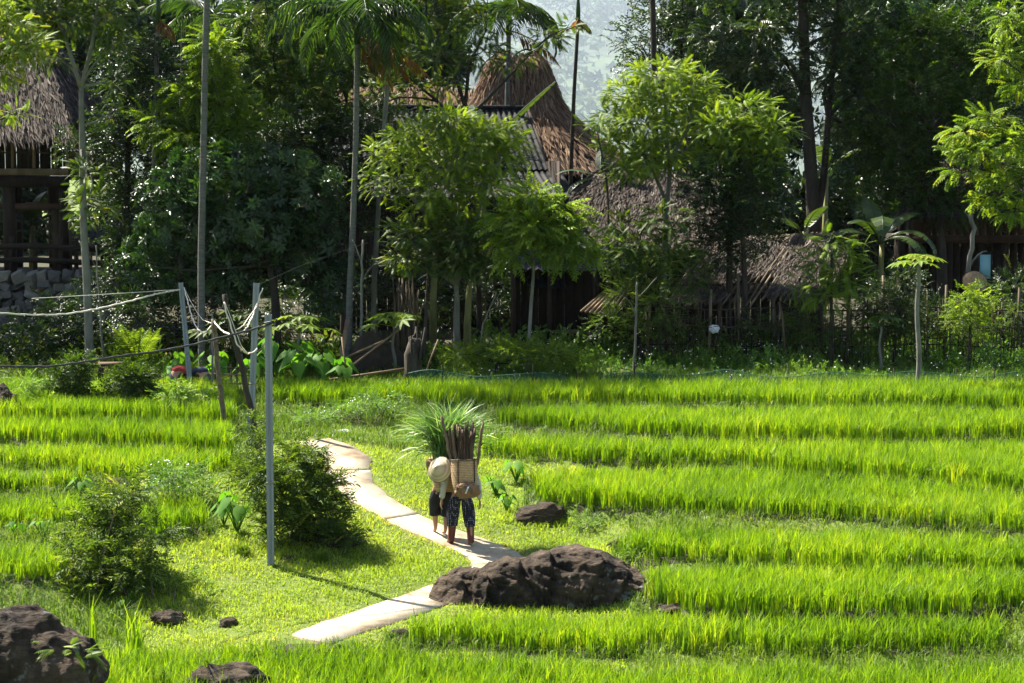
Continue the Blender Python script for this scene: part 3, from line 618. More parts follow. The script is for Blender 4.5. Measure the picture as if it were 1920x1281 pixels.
tree('tree with pale feathery top and dark hanging foliage', 48, [(1372,655),(1366,520),(1372,380),(1385,280)], .09,
     [(1400,205,60,24),(1360,240,60,28),(1440,245,50,28),(1400,280,70,30),(1340,300,45,30),(1440,310,40,30)], 'feather', 1179, 0.29, 'bright', 'bark_dark', 'feathery_tree', shell=.35, tintc=.45)
tree('dark vine covered tree hanging over the shed roof', 47.6, [(1400,655),(1396,540),(1392,420)], .09,
     [(1370,340,60,36),(1430,360,50,45),(1340,400,55,45),(1400,430,65,50),(1350,470,50,45),(1420,320,50,34),(1310,350,35,40)], 'twig', 1500, .36, 'dark', 'bark_dark', 'vine_tree', shell=.45, tintc=.5)
tree('tall twin trunked tree with a dark open crown', 54, [(1530,660),(1525,420),(1515,250),(1508,60),(1500,-60)], .215,
     [(1350,70,60,36),(1400,130,60,36),(1440,60,60,36),(1370,180,55,30),(1460,180,50,40),(1560,140,60,40),(1590,60,60,46),(1500,20,60,36),(1620,180,50,40),(1440,240,50,30),(1600,240,50,30),(1480,120,40,30),(1540,-60,140,60)],
     'pinnate', 2375, 0.34, 'dark', 'bark_dark', 'twin_trunk_tree', forks=[[(1528,430),(1545,330),(1553,220),(1562,120),(1575,-40)], [(1512,180),(1480,120),(1440,80)], [(1515,230),(1460,200),(1410,160)]], shell=.3, twigs=3, tintc=.6)
tree('dense dark leaved tree at the right side of the hill gap', 58, [(1285,650),(1290,400),(1280,200)], .15,
     [(1200,80,50,35),(1235,35,50,34),(1260,90,60,40),(1215,125,45,28),(1290,50,60,45),(1310,110,50,45),(1260,150,50,30),(1290,-30,90,50),(1300,-150,120,60)], 'twig', 1500, .46, 'dark', 'bark_dark', 'dense_tree', shell=.35, tintc=.6)
tree('broad dark tree filling the right side behind the banana plants', 53, [(1770,660),(1765,450),(1750,250)], .16,
     [(1650,210,60,46),(1720,170,70,46),(1790,130,70,46),(1680,290,75,55),(1760,240,75,55),(1840,200,65,55),(1640,360,55,50),(1720,350,70,45),(1800,320,75,55),(1870,280,60,60),(1780,390,70,30),(1890,120,60,60),(1600,290,40,50),(1880,370,60,40),(1830,60,70,50),(1740,70,60,45),(1660,110,60,45)],
     'twig', 3700, .43, 'mid', 'bark_dark', 'broad_tree', shell=.45, tintc=.3)
tree('bright green sprays of a tree leaning in from the right edge', 44.5, [(2040,660),(2035,420),(2010,250)], .12,
     [(1860,225,50,16),(1810,250,42,15),(1835,285,60,18),(1890,260,45,20),(1800,320,34,14),(1880,330,48,18),(1860,375,40,16),(1900,400,36,16),(1900,40,40,40),(1880,110,40,22),(1915,160,30,24),(1950,300,60,40)],
     'pinnate', 760, 0.31, 'yellow', 'bark_dark', 'leaning_tree', shell=.15, tintc=.35, lift=.1, twigs=3)
tree('open feathery tree left of the thatched peak', 52, [(868,655),(862,420),(866,280),(872,200)], .10,
     [(730,60,50,34),(790,30,60,34),(850,55,60,34),(910,40,60,34),(760,115,50,34),(820,110,55,30),(720,170,40,44),(780,165,40,30),(900,100,50,28),(960,110,45,22),(1030,70,40,16),(1070,50,35,14),(680,130,40,40),(850,-30,120,40),(830,155,40,25),(700,210,45,26),(780,-140,150,60)],
     'feather', 2308, 0.31, 'mid', 'bark_dark', 'feathery_tree', forks=[[(872,200),(850,130),(800,60)], [(872,200),(880,120),(910,60)], [(868,230),(930,170),(1000,95)], [(868,240),(820,190),(760,140)]], shell=.3, twigs=3, tintc=.65)
# undergrowth, creepers over the shed, dark thickets under the trees
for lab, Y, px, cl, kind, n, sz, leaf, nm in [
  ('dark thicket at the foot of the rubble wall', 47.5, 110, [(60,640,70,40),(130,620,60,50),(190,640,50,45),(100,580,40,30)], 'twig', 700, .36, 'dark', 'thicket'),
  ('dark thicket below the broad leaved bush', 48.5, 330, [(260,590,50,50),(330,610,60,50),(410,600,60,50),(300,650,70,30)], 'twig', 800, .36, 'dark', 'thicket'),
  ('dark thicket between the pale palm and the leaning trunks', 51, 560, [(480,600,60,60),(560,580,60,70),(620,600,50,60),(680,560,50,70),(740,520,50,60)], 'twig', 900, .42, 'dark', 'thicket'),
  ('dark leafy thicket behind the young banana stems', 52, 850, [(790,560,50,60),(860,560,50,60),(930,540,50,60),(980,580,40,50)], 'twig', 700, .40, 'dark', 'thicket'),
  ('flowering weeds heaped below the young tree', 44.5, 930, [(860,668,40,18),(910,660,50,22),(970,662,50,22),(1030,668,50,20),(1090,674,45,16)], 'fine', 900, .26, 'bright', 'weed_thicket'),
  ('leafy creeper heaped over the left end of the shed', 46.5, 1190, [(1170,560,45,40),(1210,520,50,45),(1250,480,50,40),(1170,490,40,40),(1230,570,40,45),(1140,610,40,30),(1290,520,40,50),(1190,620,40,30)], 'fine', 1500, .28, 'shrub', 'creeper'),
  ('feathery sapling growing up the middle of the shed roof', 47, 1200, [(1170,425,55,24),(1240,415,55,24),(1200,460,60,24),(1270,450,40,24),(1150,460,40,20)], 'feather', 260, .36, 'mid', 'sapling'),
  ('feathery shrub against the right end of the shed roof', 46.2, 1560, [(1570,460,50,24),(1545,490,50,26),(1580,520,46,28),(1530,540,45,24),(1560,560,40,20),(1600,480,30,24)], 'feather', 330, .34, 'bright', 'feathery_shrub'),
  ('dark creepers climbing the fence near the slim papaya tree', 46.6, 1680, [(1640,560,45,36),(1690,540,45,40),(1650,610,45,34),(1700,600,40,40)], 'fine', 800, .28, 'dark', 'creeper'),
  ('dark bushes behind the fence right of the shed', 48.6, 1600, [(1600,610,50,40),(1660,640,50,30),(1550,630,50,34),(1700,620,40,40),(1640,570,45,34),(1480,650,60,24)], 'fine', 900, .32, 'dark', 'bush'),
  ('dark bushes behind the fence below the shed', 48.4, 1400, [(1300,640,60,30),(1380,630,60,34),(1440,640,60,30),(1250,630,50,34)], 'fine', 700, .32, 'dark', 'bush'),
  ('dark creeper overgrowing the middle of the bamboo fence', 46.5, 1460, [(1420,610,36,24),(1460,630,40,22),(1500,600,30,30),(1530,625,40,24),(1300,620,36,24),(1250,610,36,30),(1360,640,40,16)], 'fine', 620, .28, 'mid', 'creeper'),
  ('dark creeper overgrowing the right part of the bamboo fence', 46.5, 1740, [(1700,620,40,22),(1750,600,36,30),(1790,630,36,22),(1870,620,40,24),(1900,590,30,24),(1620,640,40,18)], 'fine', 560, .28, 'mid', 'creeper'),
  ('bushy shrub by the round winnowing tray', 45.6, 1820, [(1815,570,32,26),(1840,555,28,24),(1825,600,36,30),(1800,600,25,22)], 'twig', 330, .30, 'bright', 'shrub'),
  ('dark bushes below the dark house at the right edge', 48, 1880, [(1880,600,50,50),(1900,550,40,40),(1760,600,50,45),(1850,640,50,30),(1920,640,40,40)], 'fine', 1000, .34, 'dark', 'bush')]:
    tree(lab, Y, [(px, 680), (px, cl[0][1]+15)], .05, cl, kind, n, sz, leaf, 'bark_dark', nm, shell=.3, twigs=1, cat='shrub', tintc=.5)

# ------------------------------------------------------------------ palms
def frond_mesh(g, base, az, el, L, droop, n=26, ll=.5, tw=.0, lw=.035, drop=.55):
    """a feather palm frond: rib plus hanging leaflets on both sides"""
    t = np.linspace(0, 1, n); h = np.array([math.cos(az), math.sin(az), 0]); a = el - droop*t**1.4
    st = L/(n-1); P = [np.array(base, float)]
    for k in range(1, n): P.append(P[-1] + st*(h*math.cos(a[k]) + UP*math.sin(a[k])))
    P = np.array(P); ta = nrm(np.gradient(P, axis=0)); side = np.array([-h[1], h[0], 0])
    g.tube(P[::3], np.linspace(.022, .006, len(P[::3])), 4, False, .5)
    for k in range(3, n):
        s = ll*math.sin(PI*min(1, .22+.8*t[k])**.8)*random.uniform(.85, 1.1) + .06
        for sg in (-1, 1):
            d = nrm(ta[k]*.55 + side*sg*.8 - UP*(drop*random.uniform(.5, 1.2)))
            v, f = leaflet(P[k], d, UP, s, lw*random.uniform(.8, 1.2), .3, .18); g.add(np.array(v), np.array(f), float(np.clip(R.normal(.45, .2), 0, 1)))
def palm(label, Y, trunk, tr, crown, bark='palm_bark', name='palm_tree', group='slender palms'):
    b = foot(trunk[0][0], Y); root = empty(name, b, label, 'palm', group)
    pts = np.array([b - [0, 0, .1]] + [at(a, c, Y) for a, c in trunk[1:]]); t = np.linspace(0, 1, len(pts)); q = np.linspace(0, 1, 60)
    pq = np.stack([np.interp(q, t, pts[:, i]) for i in range(3)], 1)
    for _ in range(8): pq[1:-1] = (pq[:-2]+2*pq[1:-1]+pq[2:])/4
    rad = tr*np.linspace(1.08, .82, 60)*(1 + .035*(np.arange(60) % 2)); rad[:2] *= 1.25
    G().tube(pq, rad, 10).build('trunk', M[bark], root)
    if crown is None: return root
    top = pq[-1]; n, L, el, droop, ll, dead = crown[:6]; daz = crown[6] if len(crown) > 6 else None
    G().tube([top - UP*.1, top + UP*.35, top + UP*.75], [tr*1.05, tr*1.0, tr*.45], 8).build('crown_shaft', M['palm'], root, smooth=True)
    for k in range(n):
        g = G(); az = 2*PI*k/n + random.uniform(-.3, .3); e = el + random.uniform(-.35, .35)
        frond_mesh(g, top + UP*.65, az, e, L*random.uniform(.85, 1.1), droop*random.uniform(.8, 1.2), 26, ll)
        g.build('frond', M['palm'], root)
    for k in range(dead):
        g = G(); frond_mesh(g, top + UP*.05, (random.uniform(-2.6, .6) if daz is None else daz + random.uniform(-.6, .6)), random.uniform(-.9, -.1), L*random.uniform(.6, .85), .75, 22, ll*.9, drop=.9)
        g.build('dead_frond', M['dead'], root, label='dry orange brown frond hanging down')
    return root
palm('tall pale palm trunk in front of the dark bush', 45.5, [(376,660),(377,500),(381,300),(385,100),(390,-70)], .078, (8, 2.0, .5, 1.5, .55, 0))
palm('thin grey palm left of the pale palm trunk', 50, [(284,660),(285,500),(289,300),(294,100),(297,40)], .062, (7, 1.5, .9, 1.3, .4, 1), 'bark_pale')
palm('leaning palm with drooping crown and dead orange fronds', 46, [(652,660),(655,560),(662,420),(667,280),(670,75)], .074, (19, 2.6, .35, 2.3, .7, 3, -.2))
palm('thin dark palm just right of the drooping palm', 49, [(698,655),(702,520),(712,350),(725,180),(738,-40)], .062, (6, 1.6, .6, 1.6, .45, 0), 'bark_pale')
palm('palm whose fronds hang in front of the thatched peak', 60, [(948,640),(950,400),(951,200),(954,60)], .085, (15, 2.5, .35, 1.9, .7, 1))
palm('very thin palm standing alone in the hill gap', 57, [(1068,650),(1070,330),(1076,180),(1084,40)], .06, (5, 1.0, 1.1, .6, .3, 2), 'bark_dark')
palm('shaggy palm far behind the pale trunk', 62, [(400,640),(398,300),(400,70)], .10, (12, 2.8, .3, 1.3, .8, 1), 'bark_dark')
palm('shaggy palm far behind the thin grey palm', 66, [(338,640),(340,300),(345,30)], .10, (10, 2.6, .5, 1.4, .8, 0), 'bark_dark')
palm('palm with dead fronds rising at the top of the hill gap', 56, [(1236,650),(1230,300),(1222,-85)], .09, (7, 1.8, .4, 1.4, .6, 2), 'bark_dark')
palm('dark fan of palm fronds among the right hand trees', 54.5, [(1716,655),(1714,300),(1712,130)], .08, (9, 1.5, 1.2, .5, .5, 0), 'bark_dark')
# leaning pale trunk with a dark knob, and thin poles between the palms
for lab, Y, pts, r, mt in [('bare thin trunk between the two middle palms', 45.5, [(674,650),(678,540),(681,450)], .035, 'bark_pale'),
                           ('thin bare stem left of the leaf covered stump', 50.5, [(750,655),(755,560),(762,480)], .05, 'bark_dark'),
                           ('thin bent stem beside the feathery bright tree', 45, [(892,650),(905,610),(930,550)], .02, 'bark_pale'),
                           ('thin grey stem right of the young tree', 45, [(1190,670),(1192,600),(1195,530)], .03, 'bark_pale'),
                           ('curved grey trunk in front of the dark right hand house', 50, [(1818,640),(1822,560),(1815,510),(1824,430),(1822,380)], .075, 'bark_pale'),
                           ('thin grey stem left of the pale leaning tree', 46.5, [(192,660),(186,560),(180,460)], .025, 'bark_pale')]:
    b = foot(pts[0][0], Y); P = np.array([b-[0, 0, .1]] + [at(a, c, Y) for a, c in pts[1:]]); q = np.linspace(0, 1, 18)
    P = np.stack([np.interp(q, np.linspace(0, 1, len(P)), P[:, i]) for i in range(3)], 1); P[1:-1] += R.normal(0, r*.3, (16, 3))
    root = empty('bare_stem', b, lab, 'stem')
    G().tube(P, r*np.linspace(1, .7, 18), 7).build('trunk', M[mt], root, smooth=True)
    for k in range(2): g = G(); g.tube(limb(P[9+4*k], P[9+4*k] + np.array([R.choice([-1, 1])*R.uniform(.2, .5), R.normal(0, .2), R.uniform(.3, .6)]), .1, 5), r*np.linspace(.45, .2, 5), 4); g.build('branch', M[mt], root)
# young palm at the field edge (fronds only)
b = ground_px(255, 672); b = foot(255, 46); root = empty('young_palm', b, 'small young palm with upright fronds left of the steel posts', 'palm')
for k in range(8):
    g = G(); frond_mesh(g, b + [0, 0, .05], 2*PI*k/8 + .3, 1.25 + random.uniform(-.15, .1), R.uniform(.95, 1.25), .55, 22, .35, lw=.03, drop=.1)
    g.build('frond', M['bright'], root)

# ------------------------------------------------------------------ banana, papaya and taro plants
def big_leaf(g, base, az, el, L, wd, droop, n=14, tint=.5, petiole=.25, tear=.0):
    h = np.array([math.cos(az), math.sin(az), 0]); side = np.array([-h[1], h[0], 0]); P = [np.array(base, float)]; a = el
    for k in range(n):
        P.append(P[-1] + L/n*(h*math.cos(a) + UP*math.sin(a))); a -= droop/n*(.5+1.3*k/n)
    P = np.array(P); k0 = int(n*petiole)
    g.tube(P, np.linspace(.028, .006, len(P))*max(.35, wd/.5), 5, False, tint)
    for sg in (-1, 1):
        for k in range(k0, n):
            u0, u1 = (k-k0)/(n-k0), (k+1-k0)/(n-k0)
            w0, w1 = [wd*.5*math.sin(PI*min(.98, .08+.9*u))**.6 for u in (u0, u1)]
            gap = tear*R.random()*.5
            sd = side*sg - UP*.25
            g.add(np.array([P[k], P[k] + sd*w0 + (P[k+1]-P[k])*gap, P[k+1] + sd*w1, P[k+1]]), [[0, 1, 2, 3]], float(np.clip(tint + R.normal(0, .1), 0, 1)))
def banana(label, Y, px, h, leaves, stem=.10):
    b = foot(px, Y); root = empty('banana_plant', b, label, 'banana plant', 'banana plants among the trees')
    G().tube([b-[0, 0, .1], b+[0, 0, h*.5], b+[.05, 0, h]], [stem, stem*.85, stem*.6], 9).build('stem', M['banana_stem'], root, smooth=True)
    for az, el, L, wd, dr in leaves:
        g = G(); big_leaf(g, b + [0, 0, h*.97], az, el, L, wd, dr, tint=R.random(), tear=.8); g.build('leaf', M['banana'], root)
M['banana_stem'] = noise_mat('banana_stem', [(.3, (.07, .08, .025)), (.6, (.17, .16, .05)), (.8, (.22, .17, .08))], 5, 5, .6, .2, 20, (1, 1, .3))
banana('banana plant with one bright upright leaf under the feathery crown', 48, 812, 2.7, [(-1.3, 1.4, 1.6, .55, .6), (.2, .9, 1.5, .5, 1.2), (2.9, .9, 1.5, .5, 1.3), (-2.2, 1.0, 1.4, .5, 1.6), (1.5, 1.0, 1.4, .5, 1.0)])
banana('banana plant with yellowish stem right of the feathery tree', 46.5, 876, 1.9, [(-.4, .9, 1.4, .45, 1.5), (3.0, .7, 1.3, .42, 1.5), (-1.8, 1.2, 1.2, .4, 1.4), (1.2, 1.1, 1.3, .42, 1.2)])
banana('banana plant with one long leaf slanting across the roof gable', 53, 905, 5.0, [(-.25, .80, 2.6, .5, .15), (2.8, .6, 1.8, .5, 1.4), (1.8, 1.1, 1.8, .5, .8), (-2.2, .6, 1.6, .5, 1.5)])
banana('big banana plant left of the dark right hand house', 50.5, 1650, 2.7, [(-1.7, 1.2, 1.9, .55, 2.6), (-.5, .7, 1.9, .5, 2.4), (1.9, 1.3, 1.5, .5, .9), (3.3, .7, 1.7, .55, 1.8), (-2.4, 1.0, 1.5, .5, 1.5), (.6, 1.0, 1.7, .55, 1.3), (-.8, .5, 1.6, .55, 1.9)])
banana('small banana plant at the foot of the twin trunk', 51, 1505, 2.9, [(-1.0, 1.1, 1.2, .4, 1.0), (2.4, .8, 1.2, .4, 1.2), (-2.6, .9, 1.1, .36, 1.2), (.7, 1.0, 1.2, .4, .9)])
banana('banana plant seen between the twin trunks', 60, 1545, 4.2, [(1.2, 1.3, 2.2, .5, .4), (-.4, .9, 2.0, .5, 1.2), (2.8, .9, 2.0, .5, 1.2), (-1.8, 1.0, 1.8, .5, 1.2)])
banana('banana plant seen under the stilt house', 58, 60, 1.2, [(-.3, .7, 1.8, .5, 1.4), (2.8, .8, 1.8, .5, 1.3), (-1.4, 1.0, 1.5, .45, 1.2), (1.3, 1.1, 1.6, .5, .9), (-2.4, .5, 1.6, .5, 1.4)])
banana('banana plant behind the yard railing', 57, 105, .7, [(-.1, .6, 1.6, .5, 1.4), (3.0, .7, 1.6, .5, 1.3), (-1.2, 1.0, 1.3, .45, 1.2), (1.6, 1.1, 1.4, .5, .9)])
banana('broken banana plant with a long hanging leaf at the hill gap', 55, 1125, 4.2, [(3.6, .2, 1.2, .32, 1.5), (3.3, .6, 1.3, .3, 1.2), (-.3, .8, 1.2, .3, 1.3), (1.5, 1.1, 1.2, .3, .8)], .07)
def lobed_leaf(g, c, d, size, tint):
    """papaya leaf: a hand of pointed lobes"""
    d = nrm(d); s = nrm(np.cross(UP + R.normal(0, .2, 3), d)); u = np.cross(d, s)
    for k in range(7):
        a = (k-3)*.72; dd = d*math.cos(a) + s*math.sin(a) - u*.15
        v, f = leaflet(c, dd, u, size*(1-.10*abs(k-3)), size*.33, .1, .12); g.add(np.array(v), np.array(f), tint)
def papaya(label, Y, px, top_py, n, size, tr, name='papaya_plant', spread=.5, mat='yellow', ground=None, lean=0):
    b = foot(px, Y) if ground is None else ground; top = at(px+lean, top_py, Y); root = empty(name, b, label, 'papaya plant')
    P = np.linspace(b-[0, 0, .05], top, 14); P[1:-1, 0] += .025*np.sin(np.linspace(0, 7, 12))
    G().tube(P, tr*np.linspace(1.15, .8, 14)*(1+.05*(np.arange(14) % 2)), 8).build('trunk', M['bark_pale'], root, smooth=True)
    for k in range(n):
        az = k*2.4; el = 1.25 - 1.3*k/n + random.uniform(-.15, .15); L = spread*(.5+.6*k/n)
        d = np.array([math.cos(az)*math.cos(el), math.sin(az)*math.cos(el), math.sin(el)]); e = top + d*L
        g = G(); g.tube([top, top + d*L*.6 + UP*.03, e], [.010, .008, .005], 4, False, .8)
        lobed_leaf(g, e, d*[1, 1, .2] - UP*.25, size*random.uniform(.8, 1.15), float(np.clip(R.normal(.5, .2), 0, 1))); g.build('leaf', M[mat], root)
papaya('slim pale papaya tree with a small leaf tuft standing at the field edge', 42.4, 1725, 498, 18, .27, .050, 'papaya_tree', .42, 'yellow', lean=-3)
papaya('bright young papaya beside the plank heap', 44.8, 738, 612, 13, .34, .035, spread=.55, mat='bright')
papaya('low papaya plant in front of the bamboo fence', 45.2, 1652, 612, 9, .30, .03, spread=.45, mat='mid')
papaya('small papaya plant right of the steel posts', 44.8, 560, 625, 14, .36, .035, spread=.7, mat='bright')
papaya('papaya plant behind the leaning dark pole', 45.6, 450, 615, 13, .36, .035, spread=.7, mat='mid')
papaya('papaya plant between the bare pole and the steel post', 46.2, 395, 640, 11, .34, .035, spread=.6, mat='mid')
def taro(label, b, n, size, h, mat='taro', name='taro_plant'):
    root = empty(name, b, label, 'taro plant')
    for k in range(n):
        az = k*2.4 + R.uniform(-.4, .4); hh = h*R.uniform(.55, 1.1); e = b + [math.cos(az)*hh*.5, math.sin(az)*hh*.5, hh]
        g = G(); g.tube([b, b*.5+e*.5 + [0, 0, hh*.1], e], [.012, .010, .007], 4, False, .6)
        d = np.array([math.cos(az), math.sin(az), -1.0]); d = nrm(d + R.normal(0, .25, 3)); s = nrm(np.cross(UP, d)); u = np.cross(d, s); S = size*R.uniform(.7, 1.15)
        out = [(-.32, .22), (-.05, .40), (.25, .36), (.6, .2), (1, 0)]
        L = [e + d*S*a + s*S*w_ - u*S*.12*w_ for a, w_ in out]; Rr = [e + d*S*a - s*S*w_ - u*S*.12*w_ for a, w_ in out]
        mid = [e, e + d*S*.3, e + d*S*.65]
        V = np.array([e + d*S*(-.12)] + L[:4] + [L[4]] + Rr[:4][::-1]); ctr = e + d*S*.25 + u*S*.05
        F = [[len(V), i, (i+1) % len(V)] for i in range(len(V))]; g.add(np.vstack([V, ctr]), F, float(np.clip(R.normal(.5, .25), 0, 1)))
        g.build('leaf', M[mat], root)
for px, Y, n, s, h, lab in [(560, 43.6, 9, .42, .75, 'large taro clump right of the grooved steel posts'), (600, 43.8, 8, .40, .7, 'taro clump at the left end of the plank heap'), (520, 44.2, 9, .42, .9, 'tall taro clump behind the nearest steel post'), (470, 44.0, 7, .36, .6, 'taro clump behind the leaning dark pole'),
                            (330, 44.3, 8, .36, .6, 'taro clump beside the left steel post'), (400, 44.4, 7, .34, .6, 'taro clump at the foot of the bare wooden pole'), (640, 43.4, 7, .30, .5, 'small taro clump in front of the plank heap')]:
    taro(lab, foot(px, Y), n, s, h)
for px, py, n, s, h, lab in [(445, 1000, 9, .26, .62, 'tall taro plant left of the soil mound'), (420, 985, 6, .2, .42, 'smaller taro plant beside the flowering shrub'), (930, 930, 8, .19, .30, 'broad leaved plant on the bank right of the walkers'),
                             (968, 905, 8, .2, .34, 'broad leaved plant at the left end of the paddies'), (30, 1010, 5, .15, .28, 'broad leaved weed at the left picture edge'), (80, 1012, 5, .14, .26, 'broad leaved weed between two left paddies'),
                             (150, 930, 6, .16, .3, 'broad leaved weed at the end of the short left paddy'), (232, 1145, 4, .15, .25, 'small taro plant below the near left shrub'), (950, 960, 6, .15, .25, 'broad leaved weed beside the flat rock')]:
    taro(lab, ground_px(px, py), n, s, h)
# ------------------------------------------------------------------ buildings
def bil(a, b, c, d):                      # corners: top-left, top-right, bottom-left, bottom-right; v runs down the slope
    a, b, c, d = [np.asarray(q, float) for q in (a, b, c, d)]
    return lambda u, v: (a*(1-u)[..., None] + b*u[..., None])*(1-v)[..., None] + (c*(1-u)[..., None] + d*u[..., None])*v[..., None]
def thatch(g, S, n, L=.55, wd=.035, lift=.06, ragged=.12, tint=.45):
    u = R.random(n); v = R.random(n)**.92; e = 1e-3
    P = S(u, v); dv = nrm(S(u, np.minimum(v+e, 1.001)) - S(u, v-e)); du = nrm(S(np.minimum(u+e, 1.0), v) - S(u-e, v)); N = np.cross(du, dv); N *= np.sign(N[:, 2:3]+1e-6)
    D = nrm(dv + du*R.normal(0, .16, (n, 1)) + N*R.normal(.02, .06, (n, 1))); Ln = L*R.uniform(.5, 1.2, n)[:, None]
    s = nrm(np.cross(D, N) + N*R.normal(0, .5, (n, 1)))*(wd*R.uniform(.5, 1.2, n))[:, None]/2
    a = P + N*R.uniform(.0, lift, (n, 1)) - D*Ln*.3; b = a + D*Ln*.6 + N*R.normal(.01, .015, (n, 1)); c = a + D*Ln + N*R.normal(-.01, .05, (n, 1)) + R.normal(0, ragged*.2, (n, 3))
    V = np.stack([a-s, a+s, b-s, b+s, c], 1).reshape(-1, 3); o = (np.arange(n)*5)[:, None]
    F = np.concatenate([o+[0, 1, 2], o+[1, 3, 2], o+[2, 3, 4]], 1).reshape(-1, 3)
    g.add(V, F, np.repeat(np.clip(tint + R.normal(0, .22, n) + .15*np.sin(u*40)*np.sin(v*9), 0, 1), 3))
def core(g, S, nu=12, nv=8, dz=-.05):
    g.sheet(lambda u, v: S(u, v) + [0, 0, dz], nu, nv)
def corr_roof(root, tl, tr, bl, br, nx, ny, pitch=.17, amp=.026, name='roof_sheet'):
    S = bil(tl, tr, bl, br); W = np.linalg.norm(np.asarray(tr)-np.asarray(tl)); nrmv = nrm(np.cross(np.asarray(tr)-tl, np.asarray(tl)-np.asarray(bl))); nrmv *= np.sign(nrmv[2])
    for i in range(nx):
        for j in range(ny):
            u0, u1 = i/nx, (i+1.08)/nx; v0, v1 = max(0, (j-.06)/ny), (j+1)/ny; k = max(6, int((u1-u0)*W/pitch*6)); dz = .012*(ny-j) + .006*(i % 2) + R.normal(0, .003)
            for_sheet = lambda u, v: S(u0+(u1-u0)*u, v0+(v1-v0)*v) + nrmv*(amp*np.sin((u0+(u1-u0)*u)*W*2*PI/pitch) + dz)[..., None]
            g = G(); g.sheet(for_sheet, k, 2); g.sheet(lambda u, v: for_sheet(1-u, v) - nrmv*.012, k, 2); g.build(name, M['fibro'], root)
def boards(root, a, b, z0, z1, wd=.16, mat='wood_dark', thick=.03, name='wall_board', skip=()):
    a, b = np.asarray(a, float)[:2], np.asarray(b, float)[:2]; L = np.linalg.norm(b-a); n = max(1, int(L/wd)); an = math.atan2(*(b-a)[::-1])
    for k in range(n):
        if k in skip: continue
        c = a + (b-a)*(k+.5)/n; G().box([*c, (z0+z1)/2 + R.normal(0, .01)], [L/n*.94, thick, z1-z0], an + R.normal(0, .01)).build(name, M[mat], root)
def beam(root, name, a, b, wd, ht, mat):
    a, b = np.asarray(a, float), np.asarray(b, float); L = np.linalg.norm(b-a); d = (b-a)/L
    s = nrm(np.cross(d, UP)) if abs(d[2]) < .95 else np.array([1.0, 0, 0]); u = np.cross(s, d)
    G().box((a+b)/2, [L, wd, ht], M=np.stack([d, s, u], 1)).build(name, M[mat], root)

# left stilt house
b = foot(-40, 55); b[2] = 3.15
H = empty('stilt_house', b, 'thatched timber stilt house above the rubble wall at the left edge', 'house')
tl, tr_, bl, br = at(-330, 45, 56.5), at(70, 45, 56.5), at(-330, 262, 52.6), at(142, 266, 52.6)
S1 = bil(tl, tr_, bl, br); br2 = br + [0.3, 7.5, 0]; S2 = bil(tr_, tr_ + [0, .4, 0], br, br2)
g = G(); thatch(g, S1, 7500, .6, .035); thatch(g, S2, 2500, .6, .035); rt = g.build('roof', M['thatch_g'], H, kind='stuff')
g = G(); core(g, S1); core(g, S2); g.sheet(lambda u, v: bil(tl, tr_, bl + [0, 8, 0], br2)(u, v) - [0, 0, .06], 4, 4); g.build('roof_lining', M['thatch_core'], rt)
zfl = at(0, 330, 53.2)[2]; ztop = at(0, 250, 53.2)[2]
x0, x1 = at(-330, 300, 53.2)[0], at(128, 300, 53.2)[0]
beam(H, 'sill_beam', [x0, 53.1, zfl+.12], [x1, 53.1, zfl+.10], .12, .17, 'wood_pale')
beam(H, 'floor_beam', [x0, 53.2, zfl-.15], [x1, 53.2, zfl-.15], .2, .3, 'wood_dark')
G().box([(x0+x1)/2, 56.2, zfl-.06], [x1-x0, 6, .1]).build('floor', M['wood_dark'], H)
for px in (-60, -20, 24, 64, 104, 126): beam(H, 'window_post', [at(px, 300, 53.15)[0], 53.15, zfl+.2], [at(px, 300, 53.15)[0], 53.15, ztop+.1], .07, .09, 'wood_pale')
boards(H, [x0, 53.9], [x1, 53.9], zfl, ztop+.4, .3, 'wood_dark'); boards(H, [x1, 53.3], [x1+.3, 59], zfl, ztop+.3, .4, 'wood_red')
beam(H, 'window_rail', [x0, 53.2, zfl+.62], [x1, 53.2, zfl+.60], .05, .05, 'wood_red')
for px in (-150, -60, 18, 120):
    for Y in (53.3, 58.5): G().tube([[at(px, 400, 53.3)[0], Y, 3.0], [at(px, 400, 53.3)[0], Y, zfl]], .17 if px != 120 else .12, 10).build('stilt', M['wood_dark'], H, smooth=True)
beam(H, 'tie_beam', [x0, 53.3, zfl-.75], [x1, 53.3, zfl-.8], .12, .16, 'wood_red')
boards(H, [at(96, 400, 54)[0], 54], [at(134, 400, 54)[0], 54], 3.1, zfl-.9, .13, 'bamboo')
# railing of the yard
b = foot(40, 52.4); F = empty('railing', b, 'log railing on top of the rubble wall', 'railing')
for py, dz in ((464, 0), (490, 0)): G().tube([at(-60, py, 52.4), at(60, py-3, 52.4), at(150, py+2, 52.4), at(200, py+4, 52.4)], .075, 8).build('rail', M['wood_dark'], F, smooth=True)
for px in (-30, 20, 65, 112, 142): 
    q = at(px, 450, 52.45); G().tube([[q[0], q[1], 3.0], [q[0]+.02, q[1], 4.25 + R.normal(0, .05)]], .06, 7).build('post', M['wood_dark'], F)
